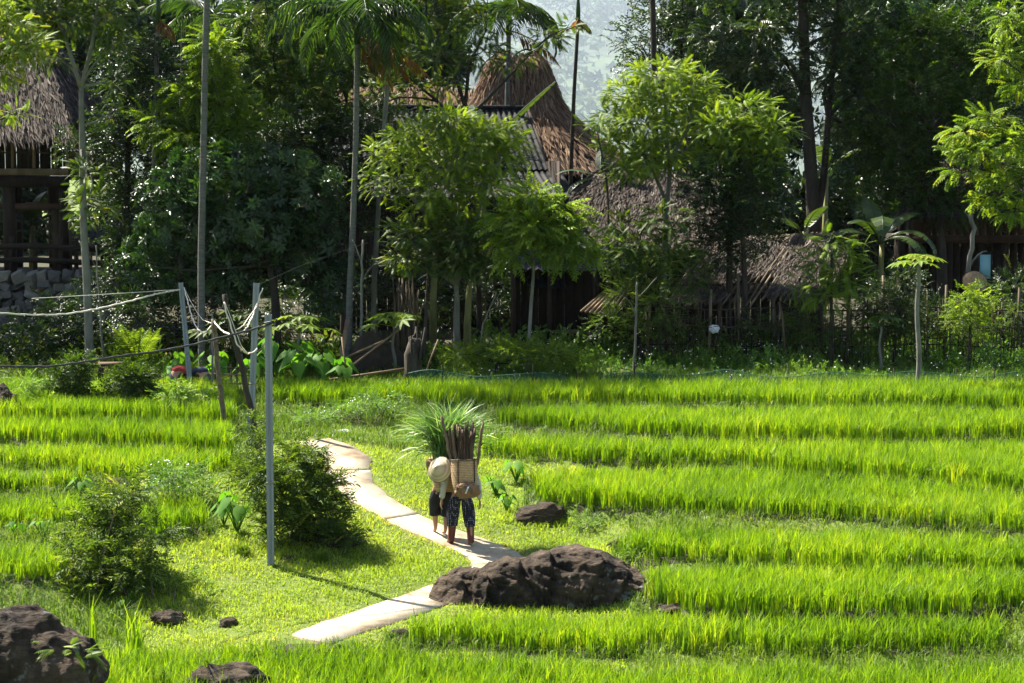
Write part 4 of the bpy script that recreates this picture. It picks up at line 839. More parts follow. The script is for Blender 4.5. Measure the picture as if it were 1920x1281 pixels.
# rubble retaining wall: every stone its own piece
b = foot(40, 51.4); W = empty('stone_wall', b, 'rubble retaining wall of grey and brown stones below the stilt house', 'wall')
xa, xb = at(-90, 560, 51.5)[0], at(215, 560, 51.5)[0]
G().box([(xa+xb)/2, 51.95, 2.25], [xb-xa, .75, 1.75]).build('core', M['mortar'], W)
import bmesh
def pebble(n=7):
    bm = bmesh.new(); 
    for _ in range(22):
        d = nrm(R.normal(0, 1, 3)); bm.verts.new(tuple(np.sign(d)*np.abs(d)**.42*.5*R.uniform(.86, 1.05)))
    bmesh.ops.convex_hull(bm, input=bm.verts); 
    for v in [v for v in bm.verts if not v.link_faces]: bm.verts.remove(v)
    me = bpy.data.meshes.new('stone'); bm.to_mesh(me); bm.free(); me.materials.append(M['stone'])
    a = me.attributes.new('tint', 'FLOAT', 'FACE'); a.data.foreach_set('value', np.full(len(me.polygons), R.random(), np.float32)); return me
PEB = [pebble() for _ in range(14)]
z = 1.45
while z < 3.2:
    x = xa + R.uniform(-.2, .1); hh = R.uniform(.20, .30)
    while x < xb:
        wd = R.uniform(.20, .45); o = obj_from(PEB[R.integers(14)], 'stone', np.array([x+wd/2, 51.55 + R.normal(0, .03), z+hh/2 + R.normal(0, .03)]) - b, 0, W)
        o.scale = (wd*1.16, .42, hh*R.uniform(1.1, 1.35)); o.rotation_euler = (R.normal(0, .2), R.normal(0, .25), R.normal(0, .3)); x += wd
    z += hh*.95
# small lean-to hut with corrugated roof by the yard
b = foot(215, 53); b[2] = 3.15; H = empty('garden_hut', b, 'small bamboo hut with corrugated roof beside the stilt house', 'hut')
corr_roof(H, at(172, 412, 54.2), at(262, 414, 54.2), at(165, 447, 52.6), at(258, 450, 52.6), 2, 1)
boards(H, at(204, 480, 53)[:2], at(250, 480, 53)[:2], 3.0, at(0, 440, 53)[2], .09, 'bamboo'); boards(H, at(204, 480, 53)[:2], at(204, 480, 55)[:2], 3.0, at(0, 436, 53)[2], .12, 'bamboo')
for px in (170, 255): G().tube([[at(px, 450, 52.7)[0], 52.7, 3.0], [at(px, 450, 52.7)[0], 52.7, at(0, 446, 52.7)[2]]], .04, 6).build('post', M['bamboo'], H)

# house with corrugated roof in the middle
A = at(985, 206, 60.0); a_ = math.radians(16); rd = np.array([math.cos(a_), math.sin(a_), 0]); nd = np.array([math.sin(a_), -math.cos(a_), 0])
b = foot(800, 58.5); H = empty('corrugated_house', b, 'long house with grey corrugated roof behind the feathery tree', 'house')
Lr = 7.2; B = A - rd*Lr; d1 = nd*2.3 - UP*1.75; d2 = d1 + nd*1.5 - UP*.75
corr_roof(H, B, A, B + d1, A + d1, 8, 2); corr_roof(H, B + d1 - UP*.06, A + d1 - UP*.06 + rd*.3, B + d2, A + d2 + rd*.3, 8, 1)
db = -nd*2.3 - UP*1.75; corr_roof(H, B, A, B + db, A + db, 8, 1)
G().tube([B + UP*.05, A + UP*.05], .07, 8).build('ridge_cap', M['fibro'], H, smooth=True)
beam(H, 'barge_board', A + rd*.04 + UP*.02, A + d1 + rd*.04, .05, .2, 'wood_dark'); beam(H, 'barge_board', A + rd*.04 + UP*.02, A + db + rd*.04, .05, .2, 'wood_dark')
g = G(); g.add(np.array([A - rd*.3 - UP*.1, A - rd*.3 + d1*.95 - UP*.1, A - rd*.3 + db*.95 - UP*.1]), [[0, 1, 2]]); g.build('gable', M['wood_dark'], H)
zt = (A + d2)[2]; q0, q1 = (B + d2*.9), (A + d2*.9); boards(H, q0[:2], q1[:2], 1.5, zt+.2, .28, 'wood_dark'); q2 = (A + db*.9); boards(H, q1[:2], q2[:2], 1.5, zt+1.0, .28, 'wood_dark')

# thatched house with the peaked cap
ctr = at(970, 200, 66); b = foot(970, 66); H = empty('peaked_thatched_house', b, 'thatched house with a peaked brown cap in front of the hazy hill', 'house')
def hip(prof, hr):
    pr = np.array(prof)
    def S(u, v):
        t = v*(len(pr)-1); r = np.interp(t, np.arange(len(pr)), pr[:, 0]); zz_ = np.interp(t, np.arange(len(pr)), pr[:, 1]); a = u*2*PI
        return np.stack([ctr[0] + hr*np.tanh(3*np.cos(a)) + r*np.cos(a), ctr[1] + r*1.0*np.sin(a), zz_], -1)
    return S
Sc = hip([(.05, 9.55), (.30, 9.25), (.52, 8.75), (.72, 8.2)], .62); Sk = hip([(.55, 8.5), (.95, 7.85), (1.5, 7.3), (2.2, 6.75), (3.4, 5.85)], .62)
g = G(); thatch(g, Sk, 9500, .6, .04, .07); thatch(g, Sc, 3000, .55, .04, .10, tint=.5); rt = g.build('roof', M['thatch_b'], H, kind='stuff')
g = G(); core(g, Sk, 28, 10); g.build('roof_lining', M['thatch_core'], rt)
g = G(); core(g, Sc, 24, 6); g.build('cap_lining', M['thatch_core'], rt)
g = G(); R_ = at(900, 190, 65); Ll = at(640, 190, 65)
S3 = bil(at(560, 165, 67.5), at(905, 170, 67.5), at(560, 300, 64), at(905, 300, 64)); thatch(g, S3, 5500, .6, .04); core(g, S3); g.build('wing_roof', M['thatch_b'], H, kind='stuff')
for sx in (-2.6, 2.6): boards(H, [ctr[0]+sx, ctr[1]-2.6], [ctr[0]+sx, ctr[1]+2.6], 1.6, 6.0, .3, 'wood_dark')
boards(H, [ctr[0]-2.6, ctr[1]-2.6], [ctr[0]+2.6, ctr[1]-2.6], 1.6, 6.0, .3, 'wood_dark')

# grey thatched hut right of it
b = foot(1200, 54); H = empty('grey_thatched_hut', b, 'low hut with grey thatch and dark gable right of the corrugated house', 'hut')
tl, tr_, bl, br = at(1125, 318, 55.5), at(1340, 330, 55.5), at(1040, 455, 51.5), at(1370, 465, 51.5)
S1 = bil(tl, tr_, bl, br); S2 = bil(tl + [0, 0, .02], tl + [0, 0, .03], tl + [-1.3, 2.3, -1.6], bl + [0, 0, .05])
g = G(); thatch(g, S1, 6500, .5, .035); g.build('roof', M['thatch_g'], H, kind='stuff')
S2b = bil(tl + [.05, 0, .12], tl + [1.0, 0, .12], tl + [-.75, -1.0, -.72], tl + [.2, -1.6, -.95]); g = G(); thatch(g, S2b, 1300, .55, .05, .12, .3); g.build('gable_thatch', M['thatch_g'], H, kind='stuff')
g = G(); core(g, S1); g.sheet(lambda u, v: bil(tl, tr_, tl + [-1.0, 3.5, -1.9], tr_ + [1, 3.5, -1.9])(u, v), 4, 4); g.build('roof_lining', M['thatch_core'], H)
boards(H, (bl + [.5, .6, 0])[:2], (br + [-.5, .6, 0])[:2], 1.4, bl[2]+.1, .25, 'wood_dark'); boards(H, (bl + [.5, .6, 0])[:2], (bl + [.6, 5, 0])[:2], 1.4, bl[2]+.8, .25, 'wood_dark')

# dark open hut in the middle, with a little awning
b = foot(1080, 48.8); H = empty('open_hut', b, 'dark open hut with small corrugated awning left of the creeper', 'hut')
q0, q1 = at(960, 560, 49.8), at(1190, 560, 49.8)
boards(H, q0[:2], q1[:2], 1.3, 3.9, .2, 'wood_dark'); boards(H, at(960, 560, 48)[:2], q0[:2], 1.3, 3.7, .2, 'wood_red')
corr_roof(H, at(985, 520, 49.2), at(1052, 524, 49.2), at(990, 537, 48.2), at(1058, 543, 48.2), 1, 1)
for px, Y in ((1030, 48.3), (1116, 48.2), (962, 48.2)): G().tube([foot(px, Y) - [0, 0, .1], at(px, 505, Y)], .06, 7).build('post', M['wood_dark'], H)
corr_roof(H, at(955, 455, 50.6), at(1180, 455, 50.6), at(950, 505, 48.2), at(1190, 510, 48.2), 4, 1)
for z in (1.75, 2.05): beam(H, 'bench_rail', [at(1035, 600, 48.6)[0], 48.6, z], [at(1110, 600, 48.6)[0], 48.6, z], .05, .08, 'wood_pale')
# decayed shed roof: bamboo rafters with patchy thatch
b = foot(1430, 48.5); H = empty('bamboo_shed', b, 'decayed shed with bamboo rafters and patchy thatch behind the fence', 'shed')
tl, tr_, bl, br = at(1340, 452, 50.8), at(1615, 434, 50.8), at(1240, 568, 47.6), at(1545, 560, 47.6)
S1 = bil(tl, tr_, bl, br); U = np.linspace(0, 1, 27)
for u in U: 
    p0, p1 = S1(np.array(u), np.array(-.02)), S1(np.array(u + R.normal(0, .006)), np.array(1.03 + R.normal(0, .02))); G().tube([p0, (p0+p1)/2 + [0, 0, R.normal(0, .02)], p1], .028, 6).build('rafter', M['bamboo'], H)
for v in (.15, .5, .85): p0, p1 = S1(np.array(-.02), np.array(v)), S1(np.array(1.02), np.array(v)); G().tube([p0-[0, 0, .05], p1-[0, 0, .05]], .035, 6).build('purlin', M['bamboo'], H)
g = G(); thatch(g, lambda u, v: S1(u, v*.62), 4200, .45, .03, .05); thatch(g, lambda u, v: S1(.05+.32*u, .3+v*.7), 1500, .45, .03, .05); thatch(g, lambda u, v: S1(.62+.3*u, .4+v*.55), 900, .45, .03, .05); g.build('thatch', M['thatch_g'], H, kind='stuff')
S2 = bil(tl, tr_, tl + [-.3, 2.2, -1.2], tr_ + [.3, 2.2, -1.2]); g = G(); core(g, S2); g.build('rear_slope', M['thatch_core'], H)
boards(H, (bl + [.3, .7, 0])[:2], (br + [0, .7, 0])[:2], 1.35, bl[2]+.42, .22, 'wood_dark')
for u in (.02, .35, .68, .98): p = S1(np.array(u), np.array(.97)); G().tube([[p[0], p[1], 1.3], p], .045, 7).build('post', M['bamboo'], H)
S4 = bil(at(1135, 545, 48.4), at(1200, 520, 48.6), at(1092, 582, 46.9), at(1150, 590, 46.9))
for u in np.linspace(0, 1, 8): p0, p1 = S4(np.array(u), np.array(0.)), S4(np.array(u), np.array(1.05)); G().tube([p0, p1], .032, 6).build('eave_pole', M['wood_pale'], H)
# dark timber house at the right edge
b = foot(1850, 54.5); H = empty('dark_stilt_house', b, 'dark timber stilt house under trees at the right edge', 'house')
zf, zt = at(0, 447, 53.5)[2], at(0, 392, 53.5)[2]; x0, x1 = at(1705, 430, 53.5)[0], at(2010, 430, 53.5)[0]
boards(H, [x0, 53.6], [x1, 53.6], zf, zt+.3, .2, 'wood_red'); beam(H, 'floor_beam', [x0, 53.45, zf-.02], [x1, 53.45, zf-.02], .16, .2, 'wood_red')
tl, tr_, bl, br = at(1720, 300, 56), at(2060, 300, 56), at(1680, 408, 52.6), at(2060, 408, 52.6); S1 = bil(tl, tr_, bl, br)
g = G(); thatch(g, S1, 4500, .5, .035); g.build('roof', M['thatch_g'], H, kind='stuff'); g = G(); core(g, S1); g.build('roof_lining', M['thatch_core'], H)
G().box([(x0+x1)/2, 55.5, zf-.02], [x1-x0, 3.6, .1]).build('floor', M['wood_dark'], H)
boards(H, [x0, 55.6], [x1, 55.6], 1.5, zf, .22, 'wood_dark')
for px in (1710, 1780, 1880): G().tube([foot(px, 53.6) - [0, 0, .1], [at(px, 450, 53.6)[0], 53.6, zf]], .09, 8).build('stilt', M['wood_dark'], H)
M['door_blue'] = plain_mat('blue_sheet', (.30, .58, .66), .5)
q = at(1847, 500, 53.0); G().box([q[0], q[1], q[2]], [.28, .03, .62]).build('door_panel', M['door_blue'], H, label='pale blue panel')
beam(H, 'door_frame', [q[0]+.17, 53.0, q[2]-.5], [q[0]+.17, 53.0, q[2]+.4], .05, .05, 'wood_dark')
beam(H, 'door_frame', [q[0]-.17, 53.0, q[2]-.5], [q[0]-.17, 53.0, q[2]+.4], .05, .05, 'wood_dark'); beam(H, 'door_frame', [q[0]-.2, 53.0, q[2]+.36], [q[0]+.2, 53.0, q[2]+.36], .05, .05, 'wood_dark')
# winnowing tray hung by that house
M['wicker'] = noise_mat('wicker', [(.3, (.17, .11, .06)), (.6, (.28, .19, .11)), (.8, (.38, .27, .17))], 12, 4, .8, .4, 60)
q = at(1828, 529, 49.5); T = empty('winnowing_tray', q, 'round woven winnowing tray leaning on the bushes under the dark house', 'tray')
prof = [(0, .03), (.12, .03), (.24, .02), (.29, .0), (.305, -.03), (.29, -.035), (.27, -.01), (.1, .01), (0, .012)]
g = G(); g.lathe(prof, 28); me = g.mesh('weave', M['wicker'], smooth=True); o = obj_from(me, 'weave', (0, 0, 0), 0, T)
a = np.arange(29)*2*PI/28; g = G(); g.tube(np.stack([.30*np.cos(a), .30*np.sin(a), 0*a - .015], 1), .014, 6, False); o2 = obj_from(g.mesh('rim', M['bamboo']), 'rim', (0, 0, 0), 0, T)
T.rotation_euler = (math.radians(62), 0, 0)

# ------------------------------------------------------------------ bamboo fence
b = foot(1560, 46.9); F = empty('bamboo_fence', b, 'bamboo picket fence along the back of the field on the right', 'fence')
xs = np.arange(at(1206, 600, 46.9)[0], at(2090, 600, 46.9)[0], .082)
PK = []
for k in range(6):
    h = R.uniform(1.2, 1.75); g = G(); g.tube([[0, 0, -.1], [R.normal(0, .015), R.normal(0, .01), h*.5], [R.normal(0, .03), 0, h]], R.uniform(.011, .017), 5); PK.append(g.mesh('picket', M['bamboo_old']))
for x in xs:
    o = obj_from(PK[R.integers(6)], 'picket', np.array([x + R.normal(0, .012), 46.9 + R.normal(0, .012), float(zg(x, 46.9))]) - b, R.uniform(0, 6), F); o.rotation_euler = (R.normal(0, .03), R.normal(0, .06), R.uniform(0, 6)); o.scale = (1, 1, R.uniform(.7, 1.1))
for zr in (.45, .9, 1.3):
    P = np.array([[x, 46.86, float(zg(x, 46.9)) + zr + .03*math.sin(x*2+zr)] for x in np.linspace(xs[0]-.1, xs[-1]+.1, 22)]); G().tube(P, .02, 6).build('rail', M['bamboo_old'], F)
for px, h, ln in [(1212,1.7,.1),(1330,1.75,.03),(1387,2.1,-.05),(1505,2.0,.04),(1590,1.75,.02),(1655,2.05,0),(1772,1.85,.02),(1908,1.8,.03)]:
    x = at(px, 600, 46.75)[0]; z = float(zg(x, 46.75)); G().tube([[x, 46.75, z-.2], [x+ln*.5, 46.75, z+h*.5], [x+ln, 46.75, z+h]], .035, 7).build('post', M['bamboo'], F)
M['sack'] = noise_mat('white_sack', [(.3, (.45, .46, .50)), (.7, (.72, .72, .74))], 8, 4, .7, .4, 12)
q = at(1339, 616, 46.7)
bm = bmesh.new(); bmesh.ops.create_icosphere(bm, subdivisions=4, radius=1)
for v in bm.verts: p = Vector(v.co); v.co = Vector((p.x*.12, p.y*.06, p.z*.08))*(1 + .28*noise.noise(p*2.2+Vector((3, 1, 0)))); v.co.z -= .03*max(0, -p.z)
me = bpy.data.meshes.new('plastic_bag'); bm.to_mesh(me); bm.free(); me.materials.append(M['sack']); o = obj_from(me, 'plastic_bag', q); set_props(o, 'crumpled white plastic bag caught on the left part of the fence', 'bag')
G().tube([foot(1476, 46.2) - [0, 0, .1], at(1468, 600, 46.3), at(1461, 566, 46.4)], [.035, .032, .028], 7).build('leaning_pole', M['bamboo'], label='pale bamboo pole leaning against the fence in front of the shed', cat='pole', smooth=True)
# green net along the field edge
m, n, l, p = new_mat('green_net'); p.inputs['Base Color'].default_value = (.015, .085, .05, 1); p.inputs['Roughness'].default_value = .7
tcn = n.new('ShaderNodeBsdfTransparent'); mxs = n.new('ShaderNodeMixShader'); mxs.inputs[0].default_value = .42; l.new(tcn.outputs[0], mxs.inputs[1]); l.new(p.outputs[0], mxs.inputs[2]); l.new(mxs.outputs[0], n['Material Output'].inputs[0]); M['net'] = m
b = foot(1200, 42.7); NT = empty('field_net', b, 'low green net strung along the back edge of the rice', 'net')
P = np.array([[at(px, 700, 42.7)[0], 42.7 + .05*math.sin(px*.02), float(zg(at(px, 700, 42.7)[0], 42.7))] for px in np.linspace(762, 1940, 90)])
hh = .30 + .05*np.sin(np.linspace(0, 40, 90)) - .10*np.exp(-((np.linspace(762, 1940, 90)-1105)/50)**2)
g = G(); V = np.concatenate([P, P + np.stack([0*hh, .04*np.sin(np.arange(90)), hh], 1)]); g.add(V, [[k, k+1, 90+k+1, 90+k] for k in range(89)]); g.build('mesh', M['net'], NT)
G().tube(V[90:], .007, 4).build('cord', M['net_cord'] if 'net_cord' in M else M.setdefault('net_cord', plain_mat('net_cord', (.02, .10, .06), .6)), NT)
for px in (766, 830, 1000, 1080, 1190, 1375, 1480, 1680, 1795, 1870): q = foot(px, 42.66); G().tube([q - [0, 0, .1], q + [R.normal(0, .03), 0, R.uniform(.38, .6)]], .012, 5).build('stake', M['wood_dark'], NT)

# ------------------------------------------------------------------ heap of planks, stump and brushwood in the middle
M['soil'] = noise_mat('dark_soil', [(.3, (.03, .024, .018)), (.6, (.075, .058, .042)), (.8, (.12, .09, .065))], 4, 7, .95, .7, 12)
def rockmesh(name, dims, seed, sub=5, amp=.28, freq=1.3, mat='rock2', flat=.35, ridge=.0, strat=0.0):
    bm = bmesh.new(); bmesh.ops.create_icosphere(bm, subdivisions=sub, radius=1); o = Vector((seed*3.7, seed*1.9, seed*.7))
    for v in bm.verts:
        p = v.co.copy(); k = noise.fractal(p*freq+o, .9, 2.1, 5)*amp + noise.noise(p*.8*freq+o*2)*amp
        if ridge: k -= ridge*abs(noise.noise(p*2.4+o))**.7
        q = p*(1+k)
        if strat: q *= 1 + strat*math.sin((p.z + .35*p.x + .5*noise.noise(p*1.4+o))*15)*.5
        if q.z < 0: q.z *= flat
        v.co = Vector((q.x*dims[0], q.y*dims[1], q.z*dims[2]))
    me = bpy.data.meshes.new(name); bm.to_mesh(me); bm.free(); me.materials.append(M[mat]); me.polygons.foreach_set('use_smooth', np.ones(len(me.polygons), bool)); return me
def rock(label, loc, dims, seed, name='rock', cat='rock', rz=0.0, sub=5, **k):
    o = obj_from(rockmesh(name, dims, seed, sub, **k), name, loc, rz); return set_props(o, label, cat)
rock('dark soil heap under the pale planks', foot(700, 45.2), (.62, .6, .85), 3, 'soil_heap', 'soil heap', mat='soil', sub=4)
for i, (a, c, Y0, Y1, wd, lab) in enumerate([((640,668),(652,600),44.2,45.4,.10,'pale plank propped steeply beside the leaning palm'), ((655,690),(748,618),44.0,44.8,.11,'long pale plank slanting across the soil heap'), ((648,672),(720,640),44.6,44.6,.10,'shorter pale plank lying behind the long one'), ((618,712),(770,690),43.4,43.6,.06,'thin pale pole lying low in front of the soil heap')]):
    p0, p1 = at(*a, Y0), at(*c, Y1); L = np.linalg.norm(p1-p0); d = (p1-p0)/L; s = nrm(np.cross(d, np.array([0, .5, 1.0]))); u = np.cross(s, d)
    G().box((p0+p1)/2, [L, wd, .035], M=np.stack([d, s, u], 1)).build('plank', M['wood_pale'], label=lab, cat='plank')
q = foot(772, 43.3); g = G(); P = np.array([q - [0, 0, .1], q + [.03, 0, .3], q + [.0, 0, .6], q + [.08, 0, .95]]); g.tube(P, [.22, .19, .17, .13], 11)
root = empty('tree_stump', q, 'dark brown ragged stump at the left end of the green net', 'stump'); g.build('trunk', M['bark_dark'], root)
for k in range(16): a = k*.4; g = G(); c = q + [.15*math.cos(a), .15*math.sin(a), .1]; g.tube([c, c + [R.normal(0, .04)+.03, 0, .5], c + [R.normal(0, .07)+.1, R.normal(0, .05), R.uniform(.75, 1.1)]], .022, 5); g.build('splinter', M['bark_dark'], root)
q = foot(762, 46.5); root = empty('brushwood_bundle', q, 'upright bundle of dry brushwood beside the thin bare stem', 'brushwood')
for k in range(40):
    a = R.uniform(0, 6.28); r = .30*math.sqrt(R.random()); c = q + [r*math.cos(a), r*math.sin(a), 0]; G().tube([c, c + [R.normal(0, .03), 0, .9], c + [R.normal(0, .10), R.normal(0, .06), R.uniform(1.4, 2.1)]], .012, 4).build('stick', M['bamboo'], root)
for px, h, ln, lab in [(790, .9, .35, 'thin pale stick leaning right of the stump'), (652, 1.0, -.15, 'thin stake left of the soil heap')]:
    q = foot(px, 43.6); G().tube([q - [0, 0, .1], q + [ln*.5, 0, h*.5], q + [ln, .1, h]], .02, 6).build('stake', M['wood_pale'], label=lab, cat='stake', smooth=True)
# wooden stand and low rail fence at the left field edge
q = foot(205, 44.0); root = empty('wooden_stand', q, 'low weathered wooden stand behind the left dark shrubs', 'stand')
G().box(q + [0, 0, .42], [.55, .4, .05], .1).build('top', M['wood_red'], root)
for sx in (-.22, .22):
    for sy in (-.15, .15): G().box(q + [sx, sy, .2], [.06, .06, .42]).build('leg', M['wood_dark'], root)
q = foot(440, 42.9); root = empty('rail_fence', q, 'low rickety rail fence behind the wooden poles', 'fence')
for px in (400, 432, 442, 455): c = foot(px, 42.9); G().tube([c - [0, 0, .1], c + [R.normal(0, .03), 0, R.uniform(.5, .7)]], .018, 5).build('post', M['bamboo'], root)
for zz_ in (.2, .38, .52): c0, c1 = foot(390, 42.9), foot(470, 42.9); G().tube([c0 + [0, -.03, zz_+.04], c1 + [0, -.03, zz_-.05]], .014, 5).build('rail', M['bamboo'], root)
# ------------------------------------------------------------------ rocks
# the big boulder: lobes blended over its footprint, then broken up
s_ = ppm(29.0); c0 = ground_px(1040, 1140); c0[1] = 28.6
def X_(px): return (px-960)/FPX*28.6
TOP = [(795,.0),(806,.16),(822,.30),(845,.46),(866,.50),(882,.49),(894,.50),(912,.57),(940,.62),(970,.64),(992,.65),(1006,.68),(1025,.71),(1048,.77),(1090,.80),(1130,.76),(1160,.66),(1190,.52),(1215,.38),(1235,.25),(1262,.16),(1288,.0)]
def bz(x, y):
    H_ = np.interp(x, [X_(a) for a, _ in TOP], [h for _, h in TOP]); yc = 28.65 + .12*np.sin(x*2.2) + np.where(x < X_(885), .16, 0)
    ry = np.interp(x, [X_(a) for a in (795, 850, 1000, 1090, 1200, 1285)], [.3, .55, .62, .78, .5, .25])
    d = np.maximum(1 - np.abs((y-yc)/ry)**2.6, 0); return H_*d**.5*1.02
nu, nv = 230, 120
u, v = np.meshgrid(np.linspace(X_(780), X_(1300), nu+1), np.linspace(27.75, 29.5, nv+1), indexing='ij'); hz = bz(u, v)
for _ in range(2): hz[1:-1, 1:-1] = (hz[1:-1, 1:-1]*4 + hz[:-2, 1:-1] + hz[2:, 1:-1] + hz[1:-1, :-2] + hz[1:-1, 2:])/8
P = np.stack([u, v, float(zg(c0[0], 28.6)) - .14 + hz], -1).reshape(-1, 3)
Q = []
for k, p in enumerate(P):
    q = Vector(p); h = min(1, hz.ravel()[k]*4)
    wv = noise.noise(q*.9); sk = Vector((q.x*.9 - q.z*1.3, q.y*.9, q.z*1.7 + q.x*.7))
    rg = (1-abs(noise.noise(sk*1.3)))*.5 + (1-abs(noise.noise(sk*2.7+Vector((3, 0, 0)))))*.28 + (1-abs(noise.noise(sk*5.6)))*.14 + (1-abs(noise.noise(q*11)))*.07
    n1 = noise.fractal(q*1.0, 1.0, 2.0, 3); st = math.sin((q.z + q.x*.45 + q.y*.3 + .35*wv)*34); nv3 = noise.noise_vector(q*1.8)
    tt_ = (q.z + q.x*.38 + q.y*.25 + .22*wv)*5.2; saw = tt_ - math.floor(tt_); t2 = (q.x*1.1 - q.z*.5 + q.y*.6 + .3*noise.noise(q*1.3))*2.1; saw2 = t2 - math.floor(t2)
    e = .09*n1 + .20*(rg-.72) + .075*(saw**.7-.5) + .10*(saw2-.5) + .008*st + .025*noise.fractal(q*8, 1.0, 2.1, 3)
    for cx_, sl_ in ((890, .35), (1006, -.35), (1128, .35)): e -= .05*math.exp(-((q.x - X_(cx_) - sl_*(q.z+.2))/.07)**2)
    Q.append([p[0] + h*.06*nv3.x, p[1] - h*(e*.9) + h*.04*nv3.y, p[2] + h*e*.6])
g = G(); i, j = np.meshgrid(np.arange(nu), np.arange(nv), indexing='ij'); w_ = nv+1
g.add(np.array(Q), np.stack([i*w_+j, (i+1)*w_+j, (i+1)*w_+j+1, i*w_+j+1], -1).reshape(-1, 4))
g.build('boulder', M['rock'], smooth=True, at=c0, label='huge dark craggy boulder between the path and the rice', cat='boulder')
rock('big dark lichen spotted boulder in the bottom left corner', at(40, 1262, 23.6) - [0, 0, .12], (.98, .72, .98), 7, 'boulder', 'boulder', sub=6, amp=.20, mat='rock', strat=.02, ridge=.08)
rock('low dark rock at the bottom edge left of the rice', at(425, 1290, 24.2) - [0, 0, .12], (.56, .4, .42), 4, mat='rock', ridge=.1, strat=.08, amp=.18)
rock('flat brown rock on the bank right of the walkers', ground_px(1010, 972), (.46, .36, .24), 9, mat='rock2', ridge=.12, strat=.06, amp=.2)
rock('small dark rock beside the big boulder, right of the path', ground_px(1153, 1030), (.13, .1, .13), 5, sub=4)
rock('grey flat stone just behind the big boulder', ground_px(1056, 1046) + [0, 0, .02], (.20, .14, .09), 6, sub=4, mat='stone')
rock('pale flat stone on the grass behind the walkers', ground_px(640, 812), (.20, .14, .07), 8, sub=4, mat='sack')
rock('dark rock at the left edge below the rear paddy', foot(5, 39.4) + [0, 0, .08], (.30, .25, .42), 12, mat='rock')
rock('dark rock at the right edge on a terrace bank', foot(1914, 36.5) + [0, 0, .05], (.24, .2, .14), 13, mat='rock')
rock('brown rock half hidden behind the near left shrub', ground_px(222, 918) + [0, 0, .02], (.36, .25, .16), 14, mat='rock2')
rock('dark mossy rock under the near left shrub', ground_px(320, 1165), (.26, .18, .16), 15, mat='rock')
rock('small brown rock in the grass left of the path', ground_px(428, 1172), (.13, .11, .10), 16, sub=4)
rock('brown stone at the foot of the big boulder on the right', ground_px(1262, 1146), (.18, .14, .09), 17, sub=4, mat='rock2')
rock('half buried brown stone at the path edge near the front', ground_px(750, 1196), (.16, .12, .10), 18, sub=4)
rock('dark earth mound with roots under the shrub by the steel post', ground_px(600, 1020) + [0, .25, -.02], (.62, .42, .34), 19, 'earth_mound', 'mound', mat='soil', ridge=.15)
rock('small dark stone beside the nearest steel post', ground_px(540, 1050), (.09, .07, .06), 21, sub=3)

# ------------------------------------------------------------------ shrubs
def shrub(label, b, Y, cl, kind, n, size, leaf='shrub', name='shrub', stems=7, tintc=.45, shell=.25, flowers=0):
    root = empty(name, b, label, 'shrub'); C3 = px_clumps(cl, Y, .8); g = G()
    for k in range(stems):
        c, r = C3[k % len(C3)]; e = c + R.normal(0, .4, 3)*r; g.tube(limb(b + R.normal(0, .16, 3)*[1, 1, 0] - [0, 0, .03], e, .1, 7), np.linspace(.011, .004, 7), 5, False)
    g.build('stems', M['twig'], root)
    g = G(); foliage(g, C3, kind, n, size, shell, .4, tintc, .22); g.build('foliage', M[leaf], root, kind='stuff')
    if flowers:
        g = G(); V = []
        for k in range(flowers):
            c, r = C3[R.integers(len(C3))]; d = nrm(R.normal(0, 1, 3) + [0, -.5, .8]); p = c + d*r*1.08; s = .012*R.uniform(.7, 1.4)
            a = R.normal(0, 1, 3); a = nrm(np.cross(d, a))*s; b2 = nrm(np.cross(d, a))*s; g.add(np.array([p-a, p-b2, p+a, p+b2]), [[0, 1, 2, 3]])
        g.build('flowers', M['flower'], root, kind='stuff')
shrub('dark upright shrub nearest the camera on the left', ground_px(215, 1128), 29.2, [(215,945,55,45),(170,1000,65,50),(235,1010,55,50),(150,1050,40,36),(215,1070,65,50),(260,1060,40,45),(200,1110,60,26),(240,925,35,20),(290,1000,25,20),(170,1100,50,30),(250,1105,50,30)], 'lance', 1250, .31, 'shrub', 'upright_shrub', 12, .55, .1)
shrub('large dark shrub growing on the earth mound beside the nearest steel post', ground_px(575, 1015) + [0, .2, .1], 31.2, [(560,880,55,36),(600,920,50,36),(540,930,60,40),(500,900,45,36),(590,965,55,36),(530,985,50,32),(625,985,36,30),(470,890,35,26),(650,1010,26,20),(570,850,35,18)], 'lance', 1500, .30, 'shrub', 'large_shrub', 14, .55, .15)
shrub('grey green flowering shrub left of the tall taro', ground_px(345, 968), 33.0, [(310,890,40,26),(350,900,45,32),(380,920,36,28),(330,935,45,28),(370,950,36,20),(290,915,26,18)], 'fine', 700, .20, 'weed', 'flowering_shrub', 9, .5, flowers=160)
shrub('round dark shrub in the left rear paddy, right of the pair', foot(248, 40.2), 40.2, [(250,715,35,26),(235,745,40,28),(265,750,34,28),(245,775,40,18),(270,710,20,16)], 'twig', 1500, .27, 'shrub', 'round_shrub', 8, .25)
shrub('dark shrub in the left rear paddy, left of the pair', foot(130, 40.4), 40.4, [(130,715,36,34),(150,690,24,24),(110,745,40,28),(140,760,45,24),(95,770,40,18)], 'twig', 1500, .27, 'shrub', 'round_shrub', 8, .28)
shrub('pale leafy weeds at the left edge of the rear paddy', foot(60, 40), 40, [(50,725,45,20),(80,750,50,18),(30,755,40,18)], 'fine', 380, .22, 'weed', 'leafy_weed', 6, .6)
shrub('pale leafy weeds beside the round dark shrub', foot(335, 39.5), 39.6, [(330,740,40,22),(350,770,36,20),(310,765,30,18),(375,750,25,18)], 'twig', 320, .24, 'weed', 'leafy_weed', 6, .7)
